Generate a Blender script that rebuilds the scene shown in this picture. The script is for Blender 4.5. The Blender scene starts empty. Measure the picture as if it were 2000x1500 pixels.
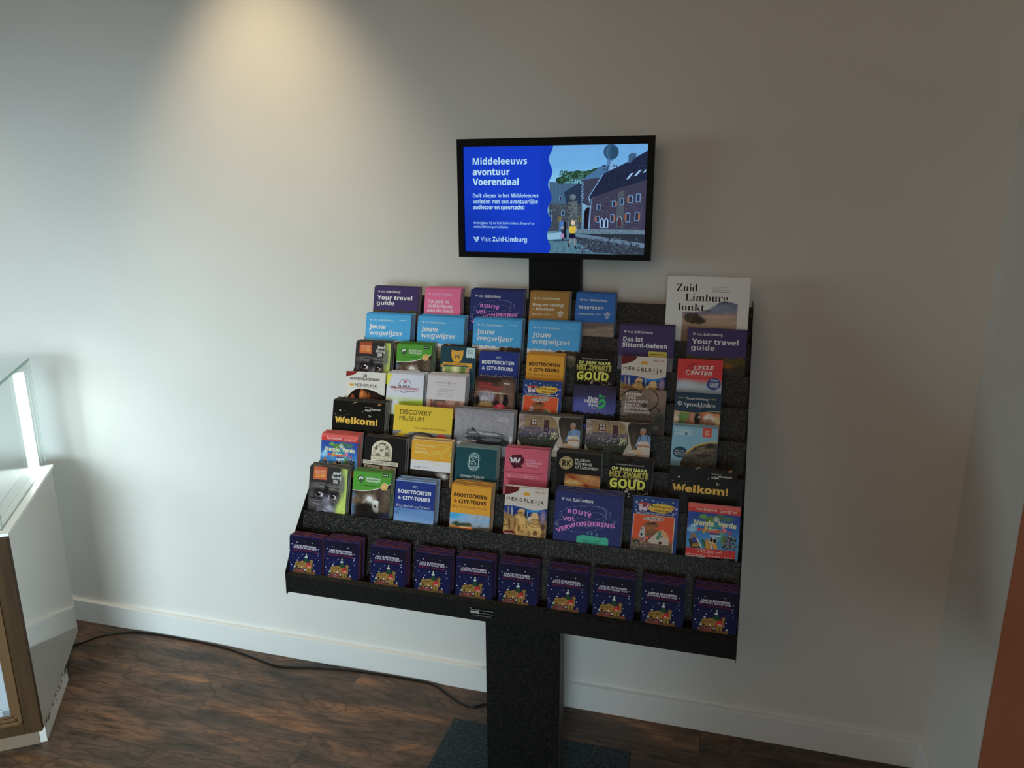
import bpy, math, random
import numpy as np
from mathutils import Vector, Matrix

random.seed(7)
SC = bpy.context.scene
COL = SC.collection
EYE = 1.751                      # height of the camera above the floor; every z below is given from the eye

# ------------------------------------------------------------------ camera
cam_data = bpy.data.cameras.new('camera')
cam = bpy.data.objects.new('camera', cam_data)
COL.objects.link(cam)
cam_data.sensor_width = 36.0
cam_data.lens = 1508.0 / 2000.0 * 36.0
AX = Vector((0.96241612, 0.0642194, -0.263877))
AY = Vector((0.2715413, -0.2437565, 0.93104677))
AZ = Vector((-0.00453047, -0.96770793, -0.25203341))
cam.matrix_world = Matrix((
    (AX.x, -AX.y, -AX.z, 0.0),
    (AY.x, -AY.y, -AY.z, 0.0),
    (AZ.x, -AZ.y, -AZ.z, EYE),
    (0, 0, 0, 1)))
cam_data.clip_start = 0.02
SC.camera = cam

# ------------------------------------------------------------------ light
w = bpy.data.worlds.new('room_air')
SC.world = w
w.use_nodes = True
w.node_tree.nodes['Background'].inputs[0].default_value = (1.0, 0.90, 0.78, 1)
w.node_tree.nodes['Background'].inputs[1].default_value = 0.075


def area(name, loc, aim, sx, sy, power, color, spread=180):
    d = bpy.data.lights.new(name, 'AREA')
    d.shape = 'RECTANGLE'; d.size = sx; d.size_y = sy
    d.energy = power; d.color = color; d.spread = math.radians(spread)
    o = bpy.data.objects.new(name, d); COL.objects.link(o)
    o.location = loc
    o.rotation_euler = (Vector(aim) - Vector(loc)).to_track_quat('-Z', 'Y').to_euler()
    return o


def spot(name, loc, aim, power, color, ang, blend, radius=0.03):
    d = bpy.data.lights.new(name, 'SPOT')
    d.energy = power; d.color = color; d.spot_size = math.radians(ang); d.spot_blend = blend
    d.shadow_soft_size = radius
    o = bpy.data.objects.new(name, d); COL.objects.link(o)
    o.location = loc
    o.rotation_euler = (Vector(aim) - Vector(loc)).to_track_quat('-Z', 'Y').to_euler()
    return o


area('window_and_fill_daylight', (-6.7, -0.5, 1.75), (-2.1, 2.28, 0.50), 4.8, 1.2, 9.5, (0.70, 0.91, 1.0), 52)  # daylight of the window at the left
area('window_and_fill_daylight', (-0.6, -3.2, 1.5), (-2.6, 2.28, 0.40), 2.4, 1.2, 24, (0.70, 0.91, 1.0), 43)  # added cool fill from the front, no window there; lifts the case's shadow
spot('ceiling_spot', (-1.45, 1.88, 2.86), (-1.44, 2.05, 1.6), 56, (1.0, 0.80, 0.50), 72, 1.0)
spot('ceiling_spot', (-3.0, 1.88, 2.86), (-3.0, 2.08, 1.6), 18, (1.0, 0.80, 0.50), 66, 0.9)
area('room_lamps', (-0.5, -0.9, 2.8), (0.3, 2.1, 1.2), 1.5, 1.5, 18, (1.0, 0.74, 0.52))

SC.view_settings.view_transform = 'Standard'
SC.view_settings.look = 'None'
SC.view_settings.exposure = 0.0
SC.view_settings.gamma = 1.0
SC.view_settings.use_curve_mapping = False


# ------------------------------------------------------------------ materials
def lin(h):
    h = h.lstrip('#')
    o = []
    for i in (0, 2, 4):
        v = int(h[i:i + 2], 16) / 255.0
        o.append(v / 12.92 if v <= 0.04045 else ((v + 0.055) / 1.055) ** 2.4)
    return tuple(o)


def mat(name, col, rough=0.5, metal=0.0, coat=0.0, spec=0.5):
    m = bpy.data.materials.new(name); m.use_nodes = True
    b = m.node_tree.nodes['Principled BSDF']
    b.inputs['Base Color'].default_value = (*col, 1)
    b.inputs['Roughness'].default_value = rough
    b.inputs['Metallic'].default_value = metal
    b.inputs['Coat Weight'].default_value = coat
    b.inputs['Coat Roughness'].default_value = 0.04
    b.inputs['Specular IOR Level'].default_value = spec
    return m


class NT:
    """small helper to wire nodes"""
    def __init__(s, m):
        s.t = m.node_tree; s.b = s.t.nodes['Principled BSDF']

    def n(s, typ, ins=None, **kw):
        x = s.t.nodes.new(typ)
        for k, v in kw.items(): setattr(x, k, v)
        for k, v in (ins or {}).items():
            if isinstance(v, tuple) and len(v) == 2 and hasattr(v[0], 'outputs'):
                s.t.links.new(v[0].outputs[v[1]], x.inputs[k])
            else:
                x.inputs[k].default_value = v
        return x

    def ramp(s, src, stops):
        r = s.t.nodes.new('ShaderNodeValToRGB')
        s.t.links.new(src[0].outputs[src[1]], r.inputs[0])
        e = r.color_ramp.elements
        while len(e) < len(stops): e.new(0.5)
        for q, (p, c) in zip(e, stops):
            q.position = p; q.color = (*c, 1)
        return r

    def to(s, src, key):
        s.t.links.new(src[0].outputs[src[1]], s.b.inputs[key])


def wall_mat(name, col):
    m = mat(name, col, 0.55, spec=0.3); k = NT(m)
    tc = k.n('ShaderNodeTexCoord')
    n1 = k.n('ShaderNodeTexNoise', {'Vector': (tc, 'Object'), 'Scale': 2.2, 'Detail': 5.0})
    c = k.ramp((n1, 'Fac'), [(0.3, tuple(v * 0.96 for v in col)), (0.7, tuple(min(1, v * 1.02) for v in col))])
    k.to((c, 'Color'), 'Base Color')
    n2 = k.n('ShaderNodeTexNoise', {'Vector': (tc, 'Object'), 'Scale': 160.0, 'Detail': 3.0})
    bp = k.n('ShaderNodeBump', {'Height': (n2, 'Fac'), 'Strength': 0.06, 'Distance': 0.002})
    k.to((bp, 'Normal'), 'Normal')
    return m


def rack_mat(name='hammered_black_paint', f=0.72, tint=(1.0, 1.0, 1.0), scale=260.0, top=0.68):
    m = mat(name, (0.02, 0.02, 0.02), 0.42, spec=0.22); k = NT(m)
    tc = k.n('ShaderNodeTexCoord')
    n1 = k.n('ShaderNodeTexNoise', {'Vector': (tc, 'Object'), 'Scale': scale, 'Detail': 2.0, 'Roughness': 0.6})
    c = k.ramp((n1, 'Fac'), [(0.46, tuple(0.005 * f * q for q in tint)), (0.55, tuple(0.022 * f * q for q in tint)), (top, tuple(0.108 * f * q for q in tint))])
    k.to((c, 'Color'), 'Base Color')
    bp = k.n('ShaderNodeBump', {'Height': (n1, 'Fac'), 'Strength': 0.5, 'Distance': 0.002})
    k.to((bp, 'Normal'), 'Normal')
    return m


def floor_mat():
    m = mat('dark_oak_planks', (0.06, 0.03, 0.02), 0.4, spec=0.4); k = NT(m)
    tc = k.n('ShaderNodeTexCoord')
    br = k.n('ShaderNodeTexBrick', {'Vector': (tc, 'Object'), 'Scale': 1.0, 'Brick Width': 1.22, 'Row Height': 0.19,
                                    'Mortar Size': 0.0010, 'Mortar Smooth': 0.2, 'Color1': (0.0, 0.0, 0.0, 1), 'Color2': (1, 1, 1, 1), 'Mortar': (0.5, 0.5, 0.5, 1)},
             offset=0.37)
    # grain coordinates: long along the boards, shifted from board to board
    sh = k.n('ShaderNodeVectorMath', {0: (br, 'Color'), 1: (7.3, 3.1, 0.0)}, operation='MULTIPLY')
    ad = k.n('ShaderNodeVectorMath', {0: (tc, 'Object'), 1: (sh, 'Vector')}, operation='ADD')
    mp = k.n('ShaderNodeMapping', {'Vector': (ad, 'Vector'), 'Scale': (0.85, 3.4, 1.0)})
    big = k.n('ShaderNodeTexNoise', {'Vector': (mp, 'Vector'), 'Scale': 2.6, 'Detail': 4.0, 'Roughness': 0.6, 'Distortion': 0.6})
    fig = k.n('ShaderNodeTexNoise', {'Vector': (mp, 'Vector'), 'Scale': 1.7, 'Detail': 3.0, 'Roughness': 0.45, 'Distortion': 1.2})
    f1 = k.n('ShaderNodeMath', {0: (fig, 'Fac'), 1: 26.0}, operation='MULTIPLY')
    f2 = k.n('ShaderNodeMath', {0: (f1, 'Value'), 1: 1.0}, operation='PINGPONG')
    mp2 = k.n('ShaderNodeMapping', {'Vector': (ad, 'Vector'), 'Scale': (5.0, 42.0, 1.0)})
    fine = k.n('ShaderNodeTexNoise', {'Vector': (mp2, 'Vector'), 'Scale': 3.0, 'Detail': 6.0, 'Roughness': 0.65})
    blot = k.n('ShaderNodeTexNoise', {'Vector': (mp, 'Vector'), 'Scale': 5.5, 'Detail': 5.0, 'Roughness': 0.65})
    c1 = k.ramp((big, 'Fac'), [(0.33, (0.056, 0.038, 0.029)), (0.48, (0.112, 0.070, 0.048)), (0.58, (0.165, 0.090, 0.052)), (0.70, (0.31, 0.145, 0.066))])
    c2 = k.ramp((f2, 'Value'), [(0.0, (0.36, 0.34, 0.33)), (0.14, (0.75, 0.74, 0.73)), (0.35, (1, 1, 1)), (1.0, (1.08, 1.06, 1.05))])
    c3 = k.ramp((fine, 'Fac'), [(0.34, (0.62, 0.60, 0.58)), (0.52, (1, 1, 1)), (0.72, (1.18, 1.15, 1.10))])
    c4 = k.ramp((blot, 'Fac'), [(0.36, (0.50, 0.48, 0.46)), (0.52, (1, 1, 1)), (0.70, (1.30, 1.24, 1.16))])
    m0 = k.n('ShaderNodeMix', {0: 1.0, 6: (c1, 'Color'), 7: (c4, 'Color')}, data_type='RGBA', blend_type='MULTIPLY')
    m1 = k.n('ShaderNodeMix', {0: 0.8, 6: (m0, 2), 7: (c2, 'Color')}, data_type='RGBA', blend_type='MULTIPLY')
    m2 = k.n('ShaderNodeMix', {0: 1.0, 6: (m1, 2), 7: (c3, 'Color')}, data_type='RGBA', blend_type='MULTIPLY')
    bw = k.n('ShaderNodeMapRange', {'Value': (br, 'Color'), 'To Min': 0.80, 'To Max': 1.15})
    m3 = k.n('ShaderNodeMix', {0: 1.0, 6: (m2, 2), 7: (bw, 'Result')}, data_type='RGBA', blend_type='MULTIPLY')
    m4 = k.n('ShaderNodeMix', {0: (br, 'Fac'), 6: (m3, 2), 7: (0.02, 0.014, 0.011, 1)}, data_type='RGBA')
    k.to((m4, 2), 'Base Color')
    rr = k.n('ShaderNodeMapRange', {'Value': (fine, 'Fac'), 'To Min': 0.30, 'To Max': 0.55})
    k.to((rr, 'Result'), 'Roughness')
    bp = k.n('ShaderNodeBump', {'Height': (c3, 'Color'), 'Strength': 0.25, 'Distance': 0.002})
    k.to((bp, 'Normal'), 'Normal')
    return m


def wood_mat():
    m = mat('brown_wood_frame', (0.2, 0.1, 0.05), 0.6, spec=0.15); k = NT(m)
    tc = k.n('ShaderNodeTexCoord')
    mp = k.n('ShaderNodeMapping', {'Vector': (tc, 'Object'), 'Scale': (40.0, 40.0, 3.0)})
    n1 = k.n('ShaderNodeTexNoise', {'Vector': (mp, 'Vector'), 'Scale': 1.2, 'Detail': 5.0})
    c = k.ramp((n1, 'Fac'), [(0.3, (0.040, 0.021, 0.008)), (0.7, (0.072, 0.038, 0.015))])
    k.to((c, 'Color'), 'Base Color')
    return m


def print_mat():
    m = mat('coated_print', (0.5, 0.5, 0.5), 0.42, spec=0.12); k = NT(m)
    at = k.n('ShaderNodeAttribute', attribute_name='ink')
    k.to((at, 'Color'), 'Base Color')
    return m


def screen_mat():
    m = mat('lit_screen', (0.0, 0.0, 0.0), 0.4, spec=0.04); k = NT(m)
    at = k.n('ShaderNodeAttribute', attribute_name='ink')
    k.to((at, 'Color'), 'Emission Color')
    k.b.inputs['Emission Strength'].default_value = 1.0
    return m


M_WALL = wall_mat('off_white_wall_paint', (0.74, 0.72, 0.68))
M_BASE = mat('white_skirting_paint', (0.78, 0.78, 0.76), 0.35)
M_CEIL = mat('ceiling_white', (0.70, 0.70, 0.68), 0.8)
M_FLOOR = floor_mat()
M_RACK = rack_mat(f=0.80, tint=(1.12, 1.0, 0.82))
M_PLATE = rack_mat('hammered_black_paint_daylit', 2.1, (0.66, 1.02, 1.14), 420.0, 0.80)  # rack paint made paler and bluer: daylight reflection put into the colour
M_FINE = rack_mat('fine_black_paint', 0.55, (1.05, 1.0, 0.9), 430.0, 0.85)
M_BLACK = mat('matte_black_plastic', (0.006, 0.006, 0.006), 0.5, spec=0.10)
M_COLUMN = mat('smooth_black_steel', (0.006, 0.006, 0.006), 0.5, spec=0.10)
M_SIDE = mat('smooth_dark_grey_steel', (0.04, 0.04, 0.042), 0.5, spec=0.8)
M_PRINT = print_mat()
M_SCREEN = screen_mat()
M_WOOD = wood_mat()
M_GLOSS = mat('glossy_white_laminate', (0.60, 0.60, 0.57), 0.10, coat=1.0)
M_WHITE = mat('white_lacquer', (0.86, 0.88, 0.87), 0.3)
M_CABLE = mat('black_cable', (0.008, 0.008, 0.008), 0.35)
M_DOOR = mat('reddish_brown_paint', (0.60, 0.25, 0.15), 0.45)
M_CHIP = mat('bare_board_chip', (0.03, 0.02, 0.015), 0.8)


def glass_mat(name, col, weight):
    m = bpy.data.materials.new(name); m.use_nodes = True
    t = m.node_tree; t.nodes.clear()
    out = t.nodes.new('ShaderNodeOutputMaterial')
    tr = t.nodes.new('ShaderNodeBsdfTransparent'); tr.inputs[0].default_value = (*col, 1)
    gl = t.nodes.new('ShaderNodeBsdfGlossy'); gl.inputs['Roughness'].default_value = 0.02
    fr = t.nodes.new('ShaderNodeFresnel'); fr.inputs[0].default_value = 1.45
    mu = t.nodes.new('ShaderNodeMath'); mu.operation = 'MULTIPLY'; mu.inputs[1].default_value = weight
    mx = t.nodes.new('ShaderNodeMixShader')
    t.links.new(fr.outputs[0], mu.inputs[0]); t.links.new(mu.outputs[0], mx.inputs[0])
    t.links.new(tr.outputs[0], mx.inputs[1]); t.links.new(gl.outputs[0], mx.inputs[2])
    t.links.new(mx.outputs[0], out.inputs[0])
    return m


M_GLASS = glass_mat('clear_glass', (0.985, 0.998, 0.994), 0.4)
M_GEDGE = mat('green_glass_edge', (0.13, 0.34, 0.29), 0.2, coat=0.4)
M_LED = mat('led_diffuser', (0.9, 0.95, 0.95), 0.4)
_b = M_LED.node_tree.nodes['Principled BSDF']
_b.inputs['Emission Color'].default_value = (0.86, 1.0, 0.97, 1)
_b.inputs['Emission Strength'].default_value = 22.0


# ------------------------------------------------------------------ mesh building
class MB:
    """collects faces; build() links them as ONE mesh object"""
    def __init__(s):
        s.v = []; s.f = []; s.mi = []; s.c = []

    def add(s, vs, fs, mi=0, col=None):
        o = len(s.v); s.v += [tuple(q) for q in vs]
        for f in fs:
            s.f.append(tuple(o + i for i in f)); s.mi.append(mi); s.c.append(col)

    def box(s, x0, y0, z0, x1, y1, z1, mi=0, col=None):
        vs = [(x, y, z) for z in (z0, z1) for y in (y0, y1) for x in (x0, x1)]
        s.add(vs, [(0, 2, 3, 1), (4, 5, 7, 6), (0, 1, 5, 4), (2, 6, 7, 3), (0, 4, 6, 2), (1, 3, 7, 5)], mi, col)

    def prism_x(s, yz, x0, x1, mi=0, col=None):
        """outline in (y, z) extruded along x"""
        n = len(yz)
        vs = [(x0, y, z) for y, z in yz] + [(x1, y, z) for y, z in yz]
        fs = [tuple(range(n)), tuple(range(2 * n - 1, n - 1, -1))]
        fs += [(i, i + n, (i + 1) % n + n, (i + 1) % n) for i in range(n)]
        s.add(vs, fs, mi, col)

    def prism_z(s, xy, z0, z1, mi=0, col=None):
        n = len(xy)
        vs = [(x, y, z0) for x, y in xy] + [(x, y, z1) for x, y in xy]
        fs = [tuple(range(n - 1, -1, -1)), tuple(range(n, 2 * n))]
        fs += [(i, (i + 1) % n, (i + 1) % n + n, i + n) for i in range(n)]
        s.add(vs, fs, mi, col)

    def tube(s, pts, r, n=8, mi=0):
        pts = [Vector(p) for p in pts]; rings = []
        for i, p in enumerate(pts):
            d = (pts[min(i + 1, len(pts) - 1)] - pts[max(i - 1, 0)]).normalized()
            a = d.cross(Vector((0, 0, 1))); a = a.normalized() if a.length > 1e-4 else Vector((1, 0, 0))
            b = d.cross(a)
            rings.append([p + (a * math.cos(2 * math.pi * k / n) + b * math.sin(2 * math.pi * k / n)) * r for k in range(n)])
        vs = [q for g in rings for q in g]; fs = []
        for i in range(len(pts) - 1):
            for k in range(n):
                fs.append((i * n + k, i * n + (k + 1) % n, (i + 1) * n + (k + 1) % n, (i + 1) * n + k))
        fs.append(tuple(range(n - 1, -1, -1))); fs.append(tuple(range((len(pts) - 1) * n, len(pts) * n)))
        s.add(vs, fs, mi)

    def mesh(s, name, mats):
        me = bpy.data.meshes.new(name)
        me.from_pydata(s.v, [], s.f)
        for m in mats: me.materials.append(m)
        me.polygons.foreach_set('material_index', s.mi)
        if any(c is not None for c in s.c):
            at = me.color_attributes.new('ink', 'FLOAT_COLOR', 'CORNER')
            buf = np.ones((len(me.loops), 4), dtype=np.float32)
            for p, c in zip(me.polygons, s.c):
                if c is not None:
                    buf[p.loop_start:p.loop_start + p.loop_total, :3] = c
            at.data.foreach_set('color', buf.ravel())
        me.update()
        return me

    def build(s, name, mats, parent=None, bevel=0.0):
        if not isinstance(mats, (list, tuple)): mats = [mats]
        return link(name, s.mesh(name, mats), parent, bevel)


def link(name, me, parent=None, bevel=0.0):
    o = bpy.data.objects.new(name, me); COL.objects.link(o)
    if parent is not None: o.parent = parent
    if bevel:
        b = o.modifiers.new('edge', 'BEVEL'); b.width = bevel; b.segments = 2; b.limit_method = 'ANGLE'
    return o


def thing(name, label, cat, loc=(0, 0, 0), rot=(0, 0, 0), group=None):
    o = bpy.data.objects.new(name, None); COL.objects.link(o)
    o.empty_display_size = 0.05
    o.location = loc; o.rotation_euler = rot
    return tag(o, label, cat, group)


def tag(o, label, cat, group=None):
    o['label'] = label; o['category'] = cat
    if group: o['group'] = group
    return o


def struct(o):
    o['kind'] = 'structure'
    return o


# ------------------------------------------------------------------ room shell
def slab(name, x0, y0, z0, x1, y1, z1, m, bevel=0):
    b = MB(); b.box(x0, y0, z0, x1, y1, z1)
    return struct(b.build(name, m, bevel=bevel))


WY = 2.28; WX = 0.662; WEND = 1.855
slab('wall_back', -7.0, WY, 0, WX + 0.1, WY + 0.1, 2.9, M_WALL)
b = MB(); b.prism_z([(WX, WEND), (WX + 0.002, WEND), (WX + 0.002, WEND + 0.05), (WX + 0.10, WEND + 0.05), (WX + 0.10, WY), (WX, WY)], 0, 2.9)
struct(b.build('wall_right', M_WALL))
slab('floor', -7.0, -3.0, -0.05, 2.4, WY + 0.1, 0, M_FLOOR)
slab('ceiling', -7.0, -3.0, 2.9, 2.4, WY + 0.1, 2.95, M_CEIL)
b = MB()
b.prism_x([(WY - 0.018, 0), (WY, 0), (WY, 0.0935), (WY - 0.004, 0.0935), (WY - 0.0165, 0.0925), (WY - 0.018, 0.091)], -7.0, WX)
struct(b.build('baseboard_back', M_BASE))
b = MB()
vs = [(WX - 0.018, 0), (WX, 0), (WX, 0.0935), (WX - 0.004, 0.0935), (WX - 0.0165, 0.0925), (WX - 0.018, 0.091)]
n = len(vs)
b.add([(x, WEND, z) for x, z in vs] + [(x, WY - 0.018, z) for x, z in vs],
      [tuple(range(n)), tuple(range(2 * n - 1, n - 1, -1))] + [(i, i + n, (i + 1) % n + n, (i + 1) % n) for i in range(n)])
struct(b.build('baseboard_right', M_BASE))
b = MB(); b.box(WX + 0.0025, WEND + 0.001, 0, WX + 0.90, WEND + 0.045, 2.15)
struct(b.build('door_1', M_DOOR))

# ------------------------------------------------------------------ brochure stand
KT = 0.16                                  # the front tray holds its flyers more upright
K = 0.27                                   # lean of every pocket: metres back per metre up
TH = math.atan(K)
YR = {1: 2.13, 2: 2.06, 3: 1.985, 4: 1.915, 5: 1.84, 6: 1.765, 7: 1.69, 8: 1.575}      # face of the front copy at its usual top edge
ZR = {1: -0.302, 2: -0.374, 3: -0.442, 4: -0.510, 5: -0.577, 6: -0.649, 7: -0.716, 8: -0.864}
LIP = {1: -0.415, 2: -0.487, 3: -0.552, 4: -0.618, 5: -0.686, 6: -0.756, 7: -0.826}
ZF = {r: ZR[r] - 0.203 for r in range(1, 8)}; ZF[8] = -0.990
XL, XR = -1.036, 0.062


def lean(r): return KT if r == 8 else K
def yface(r, z): return YR[r] + lean(r) * (z - ZR[r])
def ylip(r, z): return yface(r, z) - 0.006


stand = thing('brochure_stand', 'black speckled metal brochure stand with stepped rows of pockets on one column', 'brochure stand', (-0.487, 1.9, 0))


def spart(name, b, m=None, bevel=0.0, parent=None):
    o = b.build(name, m or M_RACK, None, bevel)
    o.parent = parent or stand
    o.matrix_parent_inverse = Matrix.Identity(4)
    o.location = (0.487, -1.9, 0)
    return o


def sheet(b, y0, z0, y1, z1, x0=XL, x1=XR, t=0.0018):
    """thin bent steel sheet between two lines, z from the eye"""
    d = Vector((y1 - y0, z1 - z0)); nn = Vector((-d.y, d.x)).normalized() * t
    b.prism_x([(y0, z0 + EYE), (y1, z1 + EYE), (y1 + nn.x, z1 + nn.y + EYE), (y0 + nn.x, z0 + nn.y + EYE)], x0, x1)


b = MB()
yb0 = 2.182
sheet(b, yb0 + K * (ZF[1] + 0.302), ZF[1], yb0 + K * (-0.329 + 0.302), -0.329)
spart('back_panel', b)
for r in range(1, 8):
    b = MB()
    zb = ZF[r + 1]
    sheet(b, ylip(r, zb), zb, ylip(r, LIP[r]), LIP[r])
    spart('pocket_lip', b)
    b = MB()
    back = (yb0 + K * (ZF[1] + 0.302)) if r == 1 else ylip(r - 1, ZF[r])
    b.prism_x([(ylip(r, ZF[r]) + 0.001, ZF[r] + EYE - 0.0018), (back - 0.001, ZF[r] + EYE - 0.0018), (back - 0.001, ZF[r] + EYE), (ylip(r, ZF[r]) + 0.001, ZF[r] + EYE)], XL, XR)
    spart('pocket_floor', b)
# bottom tray
b = MB()
b.prism_x([(1.549, -1.006 + EYE), (1.70, -1.006 + EYE), (1.70, -1.004 + EYE), (1.551, -1.004 + EYE)], XL, XR)
b.prism_x([(1.551, ZF[8] - 0.0015 + EYE), (ylip(7, ZF[8]) - 0.002, ZF[8] - 0.0015 + EYE), (ylip(7, ZF[8]) - 0.002, ZF[8] + EYE), (1.551, ZF[8] + EYE)], XL, XR)
spart('tray_floor', b)
b = MB()
b.prism_x([(1.549, -1.006 + EYE), (1.551, -1.006 + EYE), (1.5515, -0.9605 + EYE), (1.5605, -0.9545 + EYE), (1.5600, -0.9525 + EYE), (1.5490, -0.9598 + EYE)], XL, XR + 0.0005)
spart('tray_lip', b, M_FINE)
prof = [(1.546, -1.011), (1.547, -0.952), (1.600, -0.872), (1.674, -0.791), (1.903, -0.594), (2.046, -0.452), (2.160, -0.335), (2.215, -0.318),
        (2.165, -0.525), (1.715, -0.93), (1.700, -1.006), (1.56, -1.006)]
for x0, x1 in ((XL - 0.0022, XL), (XR, XR + 0.0022)):
    b = MB(); b.prism_x([(y, z + EYE) for y, z in prof], x0, x1)
    spart('side_panel', b)
# column, base plate, screen post
b = MB(); b.box(-0.616, 1.88, 0.006, -0.397, 1.94, EYE - 0.795); spart('column', b, M_FINE, 0.002)
b = MB(); b.box(-0.3969, 1.884, 0.008, -0.3957, 1.938, EYE - 0.797); spart('column_side', b, M_SIDE)
b = MB(); b.box(-0.804, 1.66, 0.0, -0.208, 2.097, 0.006); spart('base_plate', b, M_PLATE, 0.0012)
b = MB(); b.box(-0.572, 2.202, EYE - 0.50, -0.420, 2.246, EYE + 0.06); spart('screen_post', b, M_COLUMN, 0.003)
b = MB(); b.box(-0.545, 1.942, 0.5, -0.445, 2.20, 0.56); b.box(-0.545, 2.205, 0.5, -0.445, 2.245, EYE - 0.50); spart('rear_bracket', b, M_COLUMN, 0.002)


# ------------------------------------------------------------------ printing: everything printed on one cover is faces of one mesh
GAIN = 2.2                                 # the photo shows the covers in dim light: paper reflects this much more than it seems


def ink(h, g=None):
    if isinstance(h, tuple): return h
    c = lin(h)
    if g is None:                          # deep inks: part of what the photo shows is gloss, not ink
        q = 0.2 * c[0] + 0.7 * c[1] + 0.1 * c[2]
        g = GAIN * q / (q + 0.011)
    q = 0.2 * c[0] + 0.7 * c[1] + 0.1 * c[2]
    return tuple(min(0.85, (v * 0.93 + q * 0.07) * g) for v in c)


_tc = bpy.data.curves.new('type', 'FONT'); _to = bpy.data.objects.new('type', _tc)
_ts = bpy.data.scenes.new('type'); _ts.collection.objects.link(_to)      # lettering is measured apart from the place
_tc.resolution_u = 4
_vl = _ts.view_layers[0]; _vl.update(); _dg = _vl.depsgraph
BASES = {'b': (0x1D5D4, 0x1D5EE, 0x1D7EC), 'f': (0x1D400, 0x1D41A, 0x1D7CE), 's': (0x1D4D0, 0x1D4EA, None)}
BASES['i'] = BASES['b']


def styled(s, st):
    if st not in BASES: return s
    up, lo, di = BASES[st]; o = ''
    for ch in s:
        if 'A' <= ch <= 'Z': o += chr(up + ord(ch) - 65)
        elif 'a' <= ch <= 'z': o += chr(lo + ord(ch) - 97)
        elif '0' <= ch <= '9' and di: o += chr(di + ord(ch) - 48)
        else: o += ch
    return o


_cache = {}


def glyphs(s, st, off):
    if off > 0 and any(ch in s for ch in 'gMm'): off = 0.0 if st != 'b' or 'elko' not in s else off
    key = (s, st, off)
    if key not in _cache:
        _tc.body = styled(s, st); _tc.offset = off; _vl.update()
        ev = _to.evaluated_get(_dg); me = ev.to_mesh()
        sl = 0.22 if st == 'i' else 0.0
        vs = [(v.co.x + v.co.y * sl, v.co.y) for v in me.vertices]; fs = [tuple(p.vertices) for p in me.polygons]
        ev.to_mesh_clear()
        _cache[key] = (vs, fs)
    return _cache[key]


def cap_height(st, off): return max(v[1] for v in glyphs('H', st, off)[0])


def vnoise(x, y, seed=0):
    x = np.asarray(x, float); y = np.asarray(y, float)
    xi = np.floor(x); yi = np.floor(y); fx = x - xi; fy = y - yi
    fx = fx * fx * (3 - 2 * fx); fy = fy * fy * (3 - 2 * fy)

    def hsh(a, c):
        q = np.sin(a * 127.1 + c * 311.7 + seed * 74.7) * 43758.5453
        return q - np.floor(q)
    return (hsh(xi, yi) * (1 - fx) + hsh(xi + 1, yi) * fx) * (1 - fy) + (hsh(xi, yi + 1) * (1 - fx) + hsh(xi + 1, yi + 1) * fx) * fy


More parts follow.
